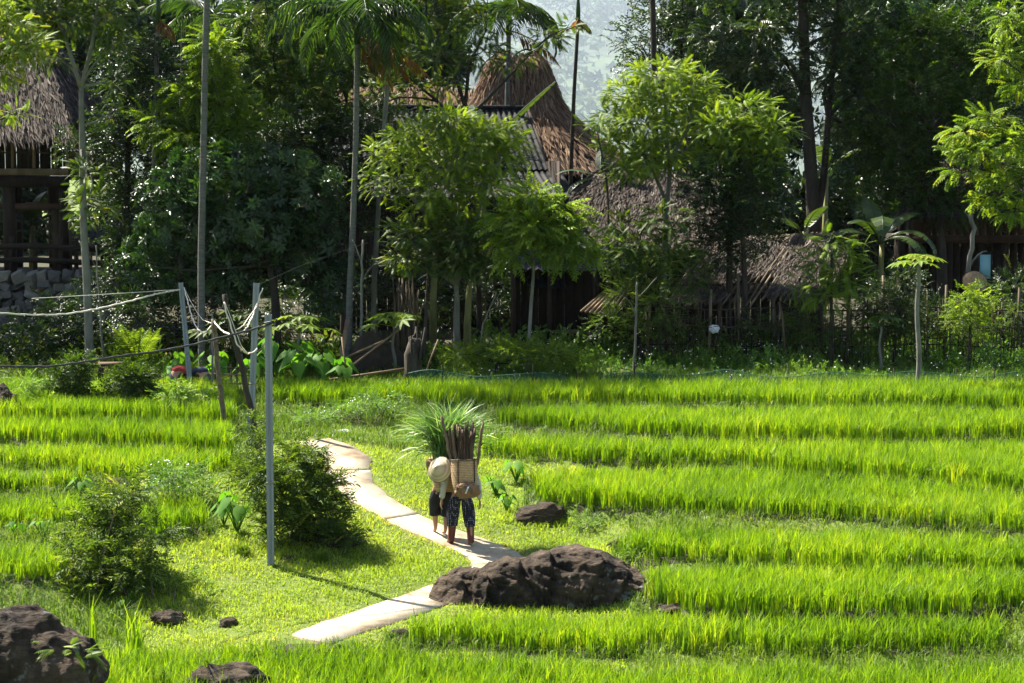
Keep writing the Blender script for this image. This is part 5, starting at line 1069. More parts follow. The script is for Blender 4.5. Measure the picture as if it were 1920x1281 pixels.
shrub('weedy shrubs with pale flowers on the bank left of the cut grass', foot(690, 39), 39, [(690,760,40,18),(730,775,34,18),(640,775,50,16),(590,785,40,14),(560,790,36,14),(740,750,20,16)], 'fine', 700, .20, 'weed', 'bank_weeds', 6, .5, flowers=90)
shrub('small leafy sapling at the foot of the leaning dark pole', ground_px(480, 862), 35.0, [(478,800,16,26),(488,830,18,24),(470,850,18,14),(455,815,10,12)], 'twig', 130, .24, 'shrub', 'sapling', 6, .5)
shrub('pale sprouting weed on the second rear terrace', foot(1722, 37.9), 37.9, [(1722,803,16,10),(1735,795,14,8),(1710,812,14,8)], 'twig', 60, .22, 'bright', 'sprouting_weed', 5, .7)
shrub('smaller pale weed left of the sprouting one', foot(1592, 37.6), 37.6, [(1592,806,8,10),(1598,816,10,7)], 'twig', 26, .2, 'bright', 'sprouting_weed', 4, .7)
shrub('low weeds on the bank right of the flat rock', ground_px(1090, 985), 32.6, [(1080,965,26,14),(1105,985,28,14),(1060,985,20,10)], 'fine', 260, .16, 'weed', 'low_weed', 5, .6)
shrub('low weeds at the right foot of the big boulder', ground_px(1195, 1065), 30.3, [(1195,1040,28,14),(1215,1060,24,14),(1235,1095,16,16)], 'fine', 240, .16, 'weed', 'low_weed', 5, .6)
shrub('tangled weeds below the near left shrub', ground_px(330, 1130), 28.8, [(300,1110,50,20),(350,1100,50,20),(380,1130,40,18),(270,1140,40,20)], 'lance', 380, .20, 'weed', 'low_weed', 6, .45)
shrub('fern fronds hanging over the bottom left boulder', at(150, 1240, 23.6), 23.4, [(150,1225,45,14),(120,1215,30,10),(185,1240,30,12)], 'feather', 26, .22, 'bright', 'fern', 3, .5)
# tall reed grass near the bottom left
def tuft(label, b, n, h, wd, spread, mat, name='grass_tuft'):
    m_ = n; az = R.uniform(0, 6.28, m_); V, F, r = blades(b[0] + R.normal(0, .05, m_), b[1] + R.normal(0, .05, m_), np.full(m_, b[2]-.02), h*R.uniform(.5, 1.15, m_), wd*R.uniform(.7, 1.2, m_), np.abs(R.normal(.05, spread*.6, m_)), np.abs(R.normal(.25, spread, m_)), az)
    G().add(V, F, np.repeat(np.clip(R.normal(.6, .2, m_), 0, 1), r)).build(name, M[mat], at=b, label=label, cat='grass tuft', kind='stuff')
tuft('tall reed like grass tuft at the bottom left', ground_px(255, 1235), 26, .85, .028, .25, 'rice')
tuft('single tall grass tuft right of the bottom left boulder', ground_px(172, 1210), 10, .85, .026, .12, 'rice')
tuft('arching grass tuft above the low dark rock', at(390, 1262, 24.3) - [0, 0, .1], 60, .5, .014, .5, 'bank')
tuft('arching grass tuft left of the low dark rock', at(300, 1275, 24.2) - [0, 0, .1], 60, .45, .014, .5, 'bank')
tuft('dark grass tuft below the earth mound', ground_px(600, 1052), 220, .24, .012, .6, 'bank')
tuft('dark grass tuft left of the nearest steel post', ground_px(455, 1040), 160, .26, .012, .5, 'bank')

# weeds between field and fence, flowers
n = 5200; Y = R.uniform(42.9, 48.5, n); X = R.uniform(-.06, .30, n)*Y
hgt = np.clip((Y-42.5)*.12, .16, .60)*R.uniform(.6, 1.3, n)*(.6+.8*pnoise(X, Y, 1.2))
g = G(); k4 = R.integers(0, 4, n)
for q in range(4):
    s = k4 == q; m_ = s.sum()
    for rep in range(1): stamp(g, TPL['fine'][q], np.stack([X[s] + R.normal(0, .05, m_), Y[s] + R.normal(0, .05, m_), zg(X[s], Y[s]) + hgt[s]*.1*rep], 1), R.normal(0, .8, (m_, 3)) + [0, 0, 1.0], R.normal(0, 1, (m_, 3)) + [0, 0, .5], np.maximum(hgt[s], .12)*R.uniform(.8, 1.2, m_), np.clip(.45 + .5*(pnoise(X[s], Y[s], .8, 4)-.5) + R.normal(0, .15, m_), 0, 1))
g.build('weeds', M['weed'], label='leafy weeds filling the strip between rice and fence', cat='weeds', kind='stuff')
g = G(); n = 420; Y = R.uniform(43.3, 47.5, n); X = R.uniform(-.03, .26, n)*Y; Z = zg(X, Y) + np.clip((Y-42.5)*.12, .16, .60)*R.uniform(.8, 1.7, n)
for k in range(n):
    s = .012*R.uniform(.7, 1.5); a = nrm(R.normal(0, 1, 3))*s; b2 = nrm(np.cross(a, [0, -1, .8]))*s; p = np.array([X[k], Y[k], Z[k]]); g.add(np.array([p-a, p-b2, p+a, p+b2]), [[0, 1, 2, 3]])
g.build('white_flowers', M['flower'], label='scattered tiny white flowers in the weeds', cat='flowers', kind='stuff')
n = 2400; Y = R.uniform(43.5, 48.5, n); X = R.uniform(-.262, -.03, n)*Y; g = G(); k4 = R.integers(0, 4, n); hgt = np.clip((Y-42.8)*.12, .15, .6)*R.uniform(.6, 1.3, n)
for q in range(4):
    s = k4 == q; m_ = s.sum(); stamp(g, TPL['twig'][q], np.stack([X[s], Y[s], zg(X[s], Y[s])], 1), R.normal(0, .7, (m_, 3)) + [0, 0, 1.0], R.normal(0, 1, (m_, 3)) + [0, 0, .5], hgt[s], R.random(m_))
g.build('undergrowth', M['mid'], label='leafy undergrowth along the left village edge', cat='undergrowth', kind='stuff')

# ------------------------------------------------------------------ steel posts, poles and cables
def channel(label, a, b, wd=.10, dp=.06):
    """galvanised C-section post from foot a to top b"""
    a, b = np.asarray(a, float), np.asarray(b, float); d = nrm(b-a); s = nrm(np.cross(d, [0, 1, 0])); s = s if s[0] > 0 else -s; f = np.cross(s, d); f = f if f[1] < 0 else -f
    root = empty('steel_post', a, label, 'post', 'steel cable posts')
    t = .006; w2 = wd/2
    out = [(-w2, -dp/2), (-w2, dp/2), (-w2+.02, dp/2), (-w2+.02, dp/2-t), (-w2+t, dp/2-t), (-w2+t, -dp/2+t), (-.012, -dp/2+t), (-.012, -dp/2+.016), (.012, -dp/2+.016), (.012, -dp/2+t), (w2-t, -dp/2+t), (w2-t, dp/2-t), (w2-.02, dp/2-t), (w2-.02, dp/2), (w2, dp/2), (w2, -dp/2), (.016, -dp/2), (.016, -dp/2+.012), (-.016, -dp/2+.012), (-.016, -dp/2)]
    V = np.array([p + s*x - f*y for p in (a - d*.3, b) for x, y in out]); n = len(out)
    g = G(); g.add(V, [[k, (k+1) % n, n+(k+1) % n, n+k] for k in range(n)]); g.add(V[n:], [list(range(n))]); g.build('channel', M['post'], root)
    c = a + (b-a)*.33; G().box(c + f*0, [wd*1.06, dp*1.12, .03], M=np.stack([s, -f, d], 1)).build('clamp', M['wire'], root)
    return root
pA = channel('leaning steel post farthest left, where the pale cable ends', ground_px(357, 728), at(339, 530, 42.0) if False else at(339, 530, float(ground_px(357, 728)[1])))
Yb = float(ground_px(470, 812)[1]); pB = channel('steel post behind the nearest one, leaning a little to the right', ground_px(470, 812), at(481, 531, Yb), .11, .07)
Yc = float(ground_px(508, 1060)[1]); pC = channel('nearest tall steel post beside the large shrub', ground_px(508, 1060), at(503, 590, Yc), .10, .065)
def pole(label, a, b, r, mat='bark_dark', name='wooden_pole'):
    P = np.linspace(a - nrm(b-a)*.25, b, 16); P[1:-1] += R.normal(0, r*.22, (14, 3)); root = empty(name, a, label, 'pole')
    G().tube(P, r*np.linspace(1.1, .85, 16), 9).build('shaft', M[mat], root, smooth=True)
    for k in (5, 10): g = G(); g.tube([P[k], P[k] + [r*1.6*(1 if k > 6 else -1), -r*.4, r*1.2]], [r*.5, r*.25], 6); g.build('knot', M[mat], root)
Yp = float(ground_px(492, 862)[1]); pole('dark wooden pole leaning to the left across the cables', ground_px(492, 862), at(421, 590 - 38, Yp), .055)
Yq = float(ground_px(421, 802)[1]); pole('straight brown wooden pole left of the leaning dark one', ground_px(421, 802), at(400, 598, Yq), .05, 'twig')
pole('thin pale stick behind the brown wooden pole', foot(395, 42), at(398, 586, 42), .022, 'bark_pale')
def cable(label, pts, r, mat, wob=.0, n=60, name='cable'):
    P = np.array([at(a, c, Y) for a, c, Y in pts]); t = np.r_[0, np.cumsum(np.linalg.norm(np.diff(P, axis=0), axis=1))]; q = np.linspace(0, t[-1], n)
    Q = np.stack([np.interp(q, t, P[:, i]) for i in range(3)], 1)
    for _ in range(max(2, n//len(pts)//2)): Q[1:-1] = (Q[:-2]+2*Q[1:-1]+Q[2:])/4
    if wob: Q += wob*np.stack([np.sin(q*23), np.cos(q*17), np.sin(q*29+1)], 1)
    G().tube(Q, r, 6).build(name, M[mat], at=Q[0], label=label, cat='cable', smooth=True)
YA = float(ground_px(357, 728)[1])
cable('thick pale cable hanging in from the left to the leftmost steel post', [(-80,580,36),(0,587,36.8),(60,591,37.4),(120,590,38),(180,580,38.8),(240,566,39.8),(290,552,40.8),(338,543,YA)], .017, 'cable_w', .006)
cable('thin pale wire above the thick pale cable', [(60,560,40),(180,553,40.5),(260,548,41),(338,543,YA)], .008, 'cable_w')
cable('thick black cable from the left edge to the nearest steel post', [(-80,686,28.2),(0,687,28.4),(90,688,28.6),(150,680,28.8),(230,667,29.1),(290,660,29.3),(360,647,29.5),(430,629,29.7),(470,619,29.9),(512,606,Yc-.06)], .017, 'cable_b', .003, 90)
cable('black cable stub tied round the top of the nearest steel post', [(495,606,Yc-.08),(512,602,Yc-.09),(517,606,Yc),(513,612,Yc+.06),(519,598,Yc)], .010, 'cable_b', 0, 30)
cable('pale cable drooping from the leftmost steel post to the brown pole', [(345,540,YA-.05),(352,565,YA-.3),(360,595,YA-.8),(368,615,YA-1.2),(380,625,YA-1.6),(388,622,YA-2),(396,612,Yq)], .014, 'cable_w', .008)
cable('thin wire drooping beside the pale cable at the leftmost post', [(345,540,YA-.05),(365,580,YA-.5),(380,600,YA-1),(396,606,Yq)], .007, 'cable_w')
cable('pale cable from the brown pole to the leaning dark pole', [(400,601,Yq),(408,612,Yq-.3),(420,623,Yq-.6),(440,630,Yp)], .014, 'cable_w', .006)
cable('thick pale cable hanging down the leaning dark pole to the second steel post', [(420,567,Yp-.07),(424,585,Yp-.08),(431,605,Yp-.08),(438,628,Yp-.08),(444,645,Yp-.08),(452,655,Yp-.05),(465,664,Yb-.4),(476,661,Yb-.3),(482,654,Yb-.3)], .015, 'cable_w', .008)
cable('thin wire hanging beside the thick pale cable', [(422,568,Yp-.1),(438,610,Yp-.1),(452,648,Yp-.1),(462,660,Yb-.4)], .007, 'cable_w')
cable('dark cable end curling up to the nearest steel post', [(480,662,Yb-.3),(488,655,Yb-1.5),(494,647,Yb-3),(500,643,Yc)], .008, 'cable_b', 0, 30)
cable('pale cable climbing to the top of the second steel post', [(448,628,Yp-.05),(458,622,Yp),(464,612,Yp+.2),(474,592,Yb-.2),(482,570,Yb-.1),(490,548,Yb-.06),(492,540,Yb-.05)], .012, 'cable_w', .008)
cable('thin pale wires strung between the leaning pole and the second steel post', [(440,620,Yp-.05),(455,612,Yp),(470,590,Yb-.3),(484,572,Yb-.1)], .008, 'cable_w', .004)
cable('thin dark wire running up to the right through the trees', [(480,536,Yb),(560,500,41),(620,478,42),(690,455,45)], .004, 'cable_b')

dim(.62, 'soil'); [setattr(el, 'color', (el.color[0]*.55, el.color[1]*.55, el.color[2]*.55, 1)) for q in ('rock', 'rock2') for nd in M[q].node_tree.nodes if nd.type == 'VALTORGB' and len(nd.color_ramp.elements) > 2 for el in nd.color_ramp.elements]
# ------------------------------------------------------------------ people
M['skin'] = noise_mat('skin', [(.3, (.34, .18, .11)), (.7, (.42, .24, .155))], 6, 3, .6, .1, 40, spec=.35)
M['hair'] = noise_mat('black_hair', [(.3, (.008, .007, .006)), (.7, (.025, .02, .018))], 20, 3, .5, .3, 60, (1, 1, .2))
M['cloth_white'] = noise_mat('pale_cotton', [(.3, (.36, .35, .33)), (.7, (.48, .47, .44))], 4, 4, .9, .35, 9)
M['cloth_black'] = noise_mat('black_cotton', [(.3, (.012, .012, .014)), (.7, (.030, .030, .034))], 5, 4, .9, .35, 9)
M['cloth_brown'] = noise_mat('brown_cotton', [(.3, (.16, .10, .06)), (.7, (.26, .17, .10))], 5, 4, .9, .35, 9)
M['cloth_red'] = noise_mat('red_cotton', [(.3, (.30, .03, .03)), (.7, (.42, .06, .05))], 5, 4, .9, .3, 9)
M['cloth_teal'] = noise_mat('dark_blue_cotton', [(.3, (.02, .03, .05)), (.7, (.05, .06, .09))], 5, 4, .9, .3, 9)
M['boot'] = noise_mat('maroon_rubber', [(.3, (.075, .014, .017)), (.7, (.13, .026, .028))], 7, 4, .45, .1, 20, spec=.4)
# dark trousers with pale dots
m, n, l, p = new_mat('polka_dot_cotton'); tc = n.new('ShaderNodeTexCoord'); vo = n.new('ShaderNodeTexVoronoi'); vo.inputs['Scale'].default_value = 40; vo.inputs['Randomness'].default_value = .08
l.new(tc.outputs['Object'], vo.inputs['Vector']); l.new(ramp(n, l, vo.outputs['Distance'], [(.0, (.42, .41, .44)), (.22, (.40, .39, .42)), (.29, (.020, .019, .034)), (1, (.016, .015, .028))]), p.inputs['Base Color']); p.inputs['Roughness'].default_value = .9; p.inputs['Specular IOR Level'].default_value = .15; M['dots'] = m

def skin_mesh(name, V, E, Rd, mat, root=0, sub=2):
    me = bpy.data.meshes.new(name); me.from_pydata([tuple(v) for v in V], E, []); o = bpy.data.objects.new(name, me); COL.objects.link(o)
    md = o.modifiers.new('skin', 'SKIN'); md.use_smooth_shade = True; md.branch_smoothing = .6
    for k, r in enumerate(Rd): me.skin_vertices[0].data[k].radius = (r, r) if np.isscalar(r) else r
    me.skin_vertices[0].data[root].use_root = True
    ss = o.modifiers.new('sub', 'SUBSURF'); ss.levels = sub; ss.render_levels = sub
    dg = bpy.context.evaluated_depsgraph_get(); ev = o.evaluated_get(dg); out = bpy.data.meshes.new_from_object(ev); out.name = name
    bpy.data.objects.remove(o); bpy.data.meshes.remove(me)
    out.materials.clear(); out.materials.append(M[mat]); out.polygons.foreach_set('use_smooth', np.ones(len(out.polygons), bool)); return out
def join_meshes(name, a, g, mat):
    """one mesh from a skinned body plus finger tubes rooted in its palms"""
    bm = bmesh.new(); bm.from_mesh(a)
    if g is not None:
        m2 = g.mesh('tmp', M[mat], smooth=True); bm.from_mesh(m2)
    me = bpy.data.meshes.new(name); bm.to_mesh(me); bm.free(); me.materials.append(M[mat]); me.polygons.foreach_set('use_smooth', np.ones(len(me.polygons), bool)); return me
def hand(g, wrist, d, side, fwd):
    """palm and five bent fingers hanging from the wrist along d; the thumb leaves the side of the palm"""
    w_ = np.asarray(wrist, float); d = nrm(d); f = nrm(np.asarray(fwd, float) - d*np.dot(fwd, d)); s = np.cross(d, f)
    g.tube([w_ - d*.01, w_ + d*.03, w_ + d*.065, w_ + d*.085], [.020, .032, .036, .026], 8, flat=.55)
    for k, (off, L) in enumerate([(.026, .062), (.009, .070), (-.009, .066), (-.025, .052)]):
        b_ = w_ + d*.078 + f*off; c = s*(-side)
        g.tube([b_, b_ + d*L*.42 + c*.004, b_ + d*L*.75 + c*L*.22, b_ + d*L*.95 + c*L*.48], [.0088, .0085, .0075, .0055], 6)
    t = w_ + d*.028 + f*.026; g.tube([t, t + f*.022 + d*.018, t + f*.030 + d*.042, t + f*.026 + d*.060], [.0105, .010, .009, .006], 6)
def person(label, loc, rz, J, boots, hem, trousers, shirt, sleeve):
    """J: joints in local metres (facing +Y)"""
    root = empty('person', loc, label, 'person', rz=rz)
    V = []; E = []; Rd = []; I = {}
    def add(n_, r, par=None):
        I[n_] = len(V); V.append(np.array(J[n_], float)); Rd.append(r)
        if par: E.append((I[par], I[n_]))
    add('pelvis', (.13, .105)); add('waist', (.115, .09), 'pelvis'); add('chest', (.135, .095), 'waist'); add('neck0', .06, 'chest'); add('neck', .047, 'neck0')
    add('jaw', (.062, .068), 'neck'); add('head', (.078, .092), 'jaw'); add('crown', (.055, .062), 'head')
    for s in ('l', 'r'):
        add('sh'+s, .058, 'chest'); add('ua'+s, .045, 'sh'+s); add('el'+s, .036, 'ua'+s); add('fa'+s, .034, 'el'+s); add('wr'+s, .023, 'fa'+s)
        add('hip'+s, .088, 'pelvis'); add('th'+s, .075, 'hip'+s); add('kn'+s, .052, 'th'+s); add('ca'+s, .050, 'kn'+s); add('an'+s, .031, 'ca'+s); add('ft'+s, (.036, .024), 'an'+s); add('to'+s, (.034, .014), 'ft'+s)
    # nose and ears grow from the head
    hd = np.array(J['head']); fw = nrm(np.array(J['face'])); rt = nrm(np.cross(fw, UP))
    for n_, p_, r in (('nose', hd + fw*.105 - UP*.01, .012), ('earl', hd - rt*.088, .014), ('earr', hd + rt*.088, .014)): J[n_] = p_; add(n_, r, 'head')
    body = skin_mesh('body', V, E, Rd, 'skin')
    g = G()
    for s, sg in (('l', -1), ('r', 1)): hand(g, J['wr'+s], np.array(J['wr'+s]) - np.array(J['fa'+s]), sg, (0, 1, 0))
    if not boots:
        for s in 'lr':
            a = np.array(J['to'+s]); d = nrm(np.array(J['to'+s]) - np.array(J['ft'+s])); r_ = np.cross(d, UP)
            for k, (o_, L, q) in enumerate([(-.026, .045, .012), (-.010, .040, .009), (.004, .036, .008), (.016, .031, .0075), (.027, .026, .007)]):
                o_ = o_*(1 if s == 'r' else -1); g.tube([a + r_*o_ - d*.01, a + r_*o_ + d*L*.6, a + r_*o_ + d*L - UP*.004], [q, q, q*.7], 6)
    o = obj_from(join_meshes('body', body, g, 'skin'), 'body', (0, 0, 0), 0, root)
    # hair, eyes
    bm = bmesh.new(); bmesh.ops.create_icosphere(bm, subdivisions=4, radius=1)
    for v in bm.verts:
        q = v.co.copy(); k = 1 + .05*noise.noise(q*4); v.co = Vector((q.x*.094*k, q.y*.108*k, q.z*.105*k)); 
    bmesh.ops.delete(bm, geom=[v for v in bm.verts if v.co.z < -.045 or (v.co.y > .035 and v.co.z < .04)], context='VERTS')
    q = bmesh.ops.create_icosphere(bm, subdivisions=3, radius=.042)
    for v in q['verts']: v.co += Vector((0, -.105, .005))
    me = bpy.data.meshes.new('hair'); bm.to_mesh(me); bm.free(); me.materials.append(M['hair']); obj_from(me, 'hair', hd + UP*.035 - fw*.012, 0, root)
    for sg in (-1, 1):
        bm = bmesh.new(); bmesh.ops.create_icosphere(bm, subdivisions=2, radius=.011); me = bpy.data.meshes.new('eye'); bm.to_mesh(me); bm.free(); me.materials.append(M['hair']); obj_from(me, 'eye', hd + fw*.086 + rt*sg*.03 + UP*.005, 0, root)
    # trousers
    V2, E2, R2 = [np.array(J['pelvis']) + UP*.10, np.array(J['pelvis'])], [(0, 1)], [(.13, .11), (.165, .135)]
    for s in 'lr':
        k = len(V2); kn, an = np.array(J['kn'+s]), np.array(J['an'+s]); th, hp = np.array(J['th'+s]), np.array(J['hip'+s])
        t = (kn[2]-hem)/(kn[2]-an[2]); hm = kn + (an-kn)*t
        V2 += [hp, th, kn, (kn+hm)/2, hm, hm - UP*.012]; R2 += [.122, .116, .104, .098, .094, .086]; E2 += [(1, k), (k, k+1), (k+1, k+2), (k+2, k+3), (k+3, k+4), (k+4, k+5)]
    me = skin_mesh('trousers', V2, E2, R2, trousers, 1); q = np.zeros(len(me.vertices)*3); me.vertices.foreach_get('co', q); q = q.reshape(-1, 3)
    for k in range(len(q)): q[k] += np.array(noise.noise_vector(Vector(q[k])*11))*.009
    me.vertices.foreach_set('co', q.ravel()); obj_from(me, 'trousers', (0, 0, 0), 0, root)
    V3 = [np.array(J['pelvis']) + UP*.03, np.array(J['waist']), np.array(J['chest']), np.array(J['neck0'])]; R3 = [(.155, .13), (.140, .115), (.155, .118), .078]; E3 = [(0, 1), (1, 2), (2, 3)]
    for s in 'lr':
        k = len(V3); V3 += [np.array(J['sh'+s]), np.array(J['ua'+s]), np.array(J['el'+s])]; R3 += [.076, .064, .055]; E3 += [(2, k), (k, k+1), (k+1, k+2)]
        if sleeve: V3 += [np.array(J['fa'+s]), np.array(J['wr'+s])*.85 + np.array(J['fa'+s])*.15]; R3 += [.050, .044]; E3 += [(k+2, k+3), (k+3, k+4)]
    me = skin_mesh('shirt', V3, E3, R3, shirt, 0); q = np.zeros(len(me.vertices)*3); me.vertices.foreach_get('co', q); q = q.reshape(-1, 3)
    for k in range(len(q)): q[k] += np.array(noise.noise_vector(Vector(q[k])*9))*.010
    me.vertices.foreach_set('co', q.ravel()); obj_from(me, 'shirt', (0, 0, 0), 0, root)
    if boots:
        for s in 'lr':
            an, ca, ft, to = [np.array(J[n_+s]) for n_ in ('an', 'ca', 'ft', 'to')]; kn = np.array(J['kn'+s]); top = an + (kn-an)*.72
            me = skin_mesh('boot', [an, an + (top-an)*.5, top, top + (kn-an)*.02, an - UP*.035 + (ft-an)*[.0, -.15, 0], ft + UP*.004, to + UP*.006 + nrm((to-ft)*[1, 1, 0])*.03], [(0, 1), (1, 2), (2, 3), (0, 4), (0, 5), (5, 6)], [.062, .070, .078, .070, (.050, .040), (.056, .044), (.048, .032)], boots, 0); obj_from(me, 'boot', (0, 0, 0), 0, root)
    return root
def pose(feet, lean=.10, h=1.0, arms=((-.26, .02, .62), (.27, .0, .62)), hips=.79):
    (lx, ly, lz), (rx, ry, rz) = feet; J = {'pelvis': (0, 0, hips+.04), 'waist': (0, lean*.3, hips+.22), 'chest': (0, lean*.9, hips+.40), 'neck0': (0, lean*1.3, hips+.50), 'neck': (0, lean*1.5, hips+.55), 'jaw': (0, lean*1.9+.02, hips+.62), 'head': (0, lean*2.1, hips+.70), 'crown': (0, lean*2.2-.01, hips+.79), 'face': (0, 1, -.15)}
    for s, sg, (fx, fy, fz) in (('l', -1, (lx, ly, lz)), ('r', 1, (rx, ry, rz))):
        hp = np.array([sg*.085, 0, hips]); an = np.array([fx, fy, fz+.085]); kn = (hp+an)/2 + [sg*.012, .055 + (.05 if fz > .02 else 0), .0]
        J['hip'+s] = hp; J['th'+s] = hp*.5 + kn*.5 + [sg*.005, .01, 0]; J['kn'+s] = kn; J['ca'+s] = kn*.62 + an*.38 + [0, -.022, 0]; J['an'+s] = an; tilt = fz*.6
        J['ft'+s] = an + [sg*.008, .085, -.055 - tilt*.5]; J['to'+s] = an + [sg*.012, .145, -.068 - tilt]
        sh = np.array([sg*.165, lean, hips+.40]); wr = np.array(arms[0 if s == 'l' else 1], float); el = (sh+wr)/2 + [sg*.035, -.05, .0]
        J['sh'+s] = sh; J['ua'+s] = (sh+el)/2 + [sg*.008, 0, 0]; J['el'+s] = el; J['fa'+s] = el*.55 + wr*.45; J['wr'+s] = wr
    return J
F2 = ground_px(865, 1028); F2[2] += .047; RZ2 = math.radians(12)
person('walker in pale shirt, polka dot trousers and maroon boots carrying firewood', F2, RZ2, pose([(-.14, .06, .0), (.14, -.10, .02)], .10, arms=((-.30, .04, .71), (.295, .02, .69))), 'boot', .30, 'dots', 'cloth_white', True)
F1 = ground_px(829, 1009); F1[2] += .047; RZ1 = math.radians(14)
person('barefoot walker in black trousers carrying cut grass, ahead on the path', F1, RZ1, pose([(-.085, .10, .0), (.035, -.10, .03)], .21, hips=.76, arms=((-.06, .36, .92), (.08, .36, .92))), None, .30, 'cloth_black', 'cloth_brown', True)
def loc(F, rz, p): c, s = math.cos(rz), math.sin(rz); return np.array([F[0] + c*p[0] - s*p[1], F[1] + s*p[0] + c*p[1], F[2] + p[2]])

# woven back baskets: weave relief in the material, rim, straps and frame as parts
m, n, l, p = new_mat('basket_weave'); tc = n.new('ShaderNodeTexCoord'); sp_ = n.new('ShaderNodeSeparateXYZ'); l.new(tc.outputs['Object'], sp_.inputs[0])
an_ = n.new('ShaderNodeMath'); an_.operation = 'ARCTAN2'; l.new(sp_.outputs[0], an_.inputs[0]); l.new(sp_.outputs[1], an_.inputs[1])
cb = n.new('ShaderNodeCombineXYZ'); l.new(an_.outputs[0], cb.inputs[0]); l.new(sp_.outputs[2], cb.inputs[1])
br_ = n.new('ShaderNodeTexBrick'); l.new(cb.outputs[0], br_.inputs['Vector']); br_.inputs['Scale'].default_value = 1; br_.inputs['Brick Width'].default_value = .18; br_.inputs['Row Height'].default_value = .026; br_.inputs['Mortar Size'].default_value = .004; br_.inputs['Mortar Smooth'].default_value = .5
br_.inputs['Color1'].default_value = (.56, .36, .19, 1); br_.inputs['Color2'].default_value = (.44, .27, .13, 1); br_.inputs['Mortar'].default_value = (.17, .10, .05, 1)
l.new(br_.outputs['Color'], p.inputs['Base Color']); p.inputs['Roughness'].default_value = .65; bp = n.new('ShaderNodeBump'); bp.inputs['Strength'].default_value = .8; bp.inputs['Distance'].default_value = .01; bp.invert = True
l.new(br_.outputs['Fac'], bp.inputs['Height']); l.new(bp.outputs[0], p.inputs['Normal']); M['weave'] = m
M['leather'] = noise_mat('dark_strap', [(.3, (.025, .017, .012)), (.7, (.06, .04, .028))], 8, 4, .7, .2)
def basket(label, at_, rz, r0, r1, h, tilt=.12, bundle=True):
    root = empty('back_basket', at_, label, 'basket', 'woven back baskets'); root.rotation_euler = (-tilt, 0, rz)
    prof = [(0, .01), (r0*.8, .0), (r0, .03)] + [(r0 + (r1-r0)*t**.5 + .012*math.sin(PI*t), h*t) for t in np.linspace(.12, 1, 9)] + [(r1-.015, h), (r1-.02, h*.97)] + [((r0-.02) + (r1-r0)*t**.8, h*t) for t in np.linspace(.9, .1, 5)] + [(0, .04)]
    g = G(); g.lathe(prof, 36, sq=.0); obj_from(g.mesh('weave', M['weave'], smooth=True), 'weave', (0, 0, 0), 0, root)
    a = np.arange(33)*2*PI/32; k = 1 + .0*(1/np.maximum(np.abs(np.cos(a)), np.abs(np.sin(a))) - 1)
    for z, r, q in ((h-.005, r1+.004, .013), (h*.80, r0+(r1-r0)*.84+.004, .006), (h*.22, r0+(r1-r0)*.3+.004, .008)):
        g = G(); g.tube(np.stack([r*k*np.cos(a), r*k*np.sin(a), 0*a+z], 1), q, 6, False); obj_from(g.mesh('rim' if q > .01 else 'hoop', M['bamboo']), 'rim' if q > .01 else 'hoop', (0, 0, 0), 0, root)
    for sx in (-.13, .13):
        P = [(sx*.9, -r0*.98, .02)] + [(sx, -(r0 + (r1-r0)*t**.8)*math.sqrt(1-min(.8, (sx/r1)**2))*1.06-.012, h*t) for t in (.3, .6, .9, 1.04)]
        g = G(); g.tube(np.array(P), .014, 6, flat=.5); obj_from(g.mesh('strap', M['leather'], smooth=True), 'strap', (0, 0, 0), 0, root)
        P = [(sx, r1*.95, h*.95), (sx*1.1, r1+.05, h*.9), (sx*1.15, r1+.08, h*.6), (sx*1.1, r0+.05, h*.25)]; g = G(); g.tube(np.array(P), .014, 6, flat=.5); obj_from(g.mesh('shoulder_strap', M['leather'], smooth=True), 'shoulder_strap', (0, 0, 0), 0, root)
    if bundle:
        for sx in (-.12, .0, .12): g = G(); g.box((sx, -r0*.15, -.02), (.035, r0*2.0, .035)); obj_from(g.mesh('foot_bar', M['wood_dark']), 'foot_bar', (0, 0, 0), 0, root)
    return root
pb = loc(F2, RZ2, (.0, -.30, .85)); B2 = basket('brown woven back basket full of firewood, on the nearer walker', pb, RZ2, .155, .205, .53)
pb1 = loc(F1, RZ1, (.0, -.30, .73)); B1 = basket('woven back basket holding cut grass, on the walker ahead', pb1, RZ1, .165, .215, .40, .10)
# brown lump (sack) added for the firewood basket's lower base, which lies in shade
bm = bmesh.new(); bmesh.ops.create_icosphere(bm, subdivisions=5, radius=1)
for v in bm.verts:
    q = v.co.copy(); q = Vector((math.copysign(abs(q.x)**.7, q.x), math.copysign(abs(q.y)**.8, q.y), math.copysign(abs(q.z)**.8, q.z))); k = 1 + .12*noise.noise(q*2.3) + .05*noise.noise(q*6); v.co = Vector((q.x*.185*(1-.18*q.z), q.y*.10, q.z*.125))*k
me = bpy.data.meshes.new('shaded_base_lump'); bm.to_mesh(me); bm.free(); M['shaded_base'] = noise_mat('brown_shaded_base', [(.3, (.11, .06, .03)), (.6, (.22, .13, .065)), (.8, (.33, .21, .11))], 7, 6, .85, .5, 14); me.materials.append(M['shaded_base']); me.polygons.foreach_set('use_smooth', np.ones(len(me.polygons), bool))
sk = empty('shaded_base_lump', loc(F2, RZ2, (.01, -.48, .94)), 'added brown lump in place of the shaded lower base of the firewood basket', 'bundle'); obj_from(me, 'sack', (0, 0, 0), RZ2, sk)
for k in range(4):
    g = G(); P = [(-.18, -.03, .06 - .02*k), (-.05, -.095, -.02+.035*k), (.04, -.10, .05-.03*k), (.18, -.03, -.04+.035*k)]; g.tube(np.array(P), .010, 5); obj_from(g.mesh('cord', M['twig']), 'cord', (0, 0, 0), RZ2, sk)
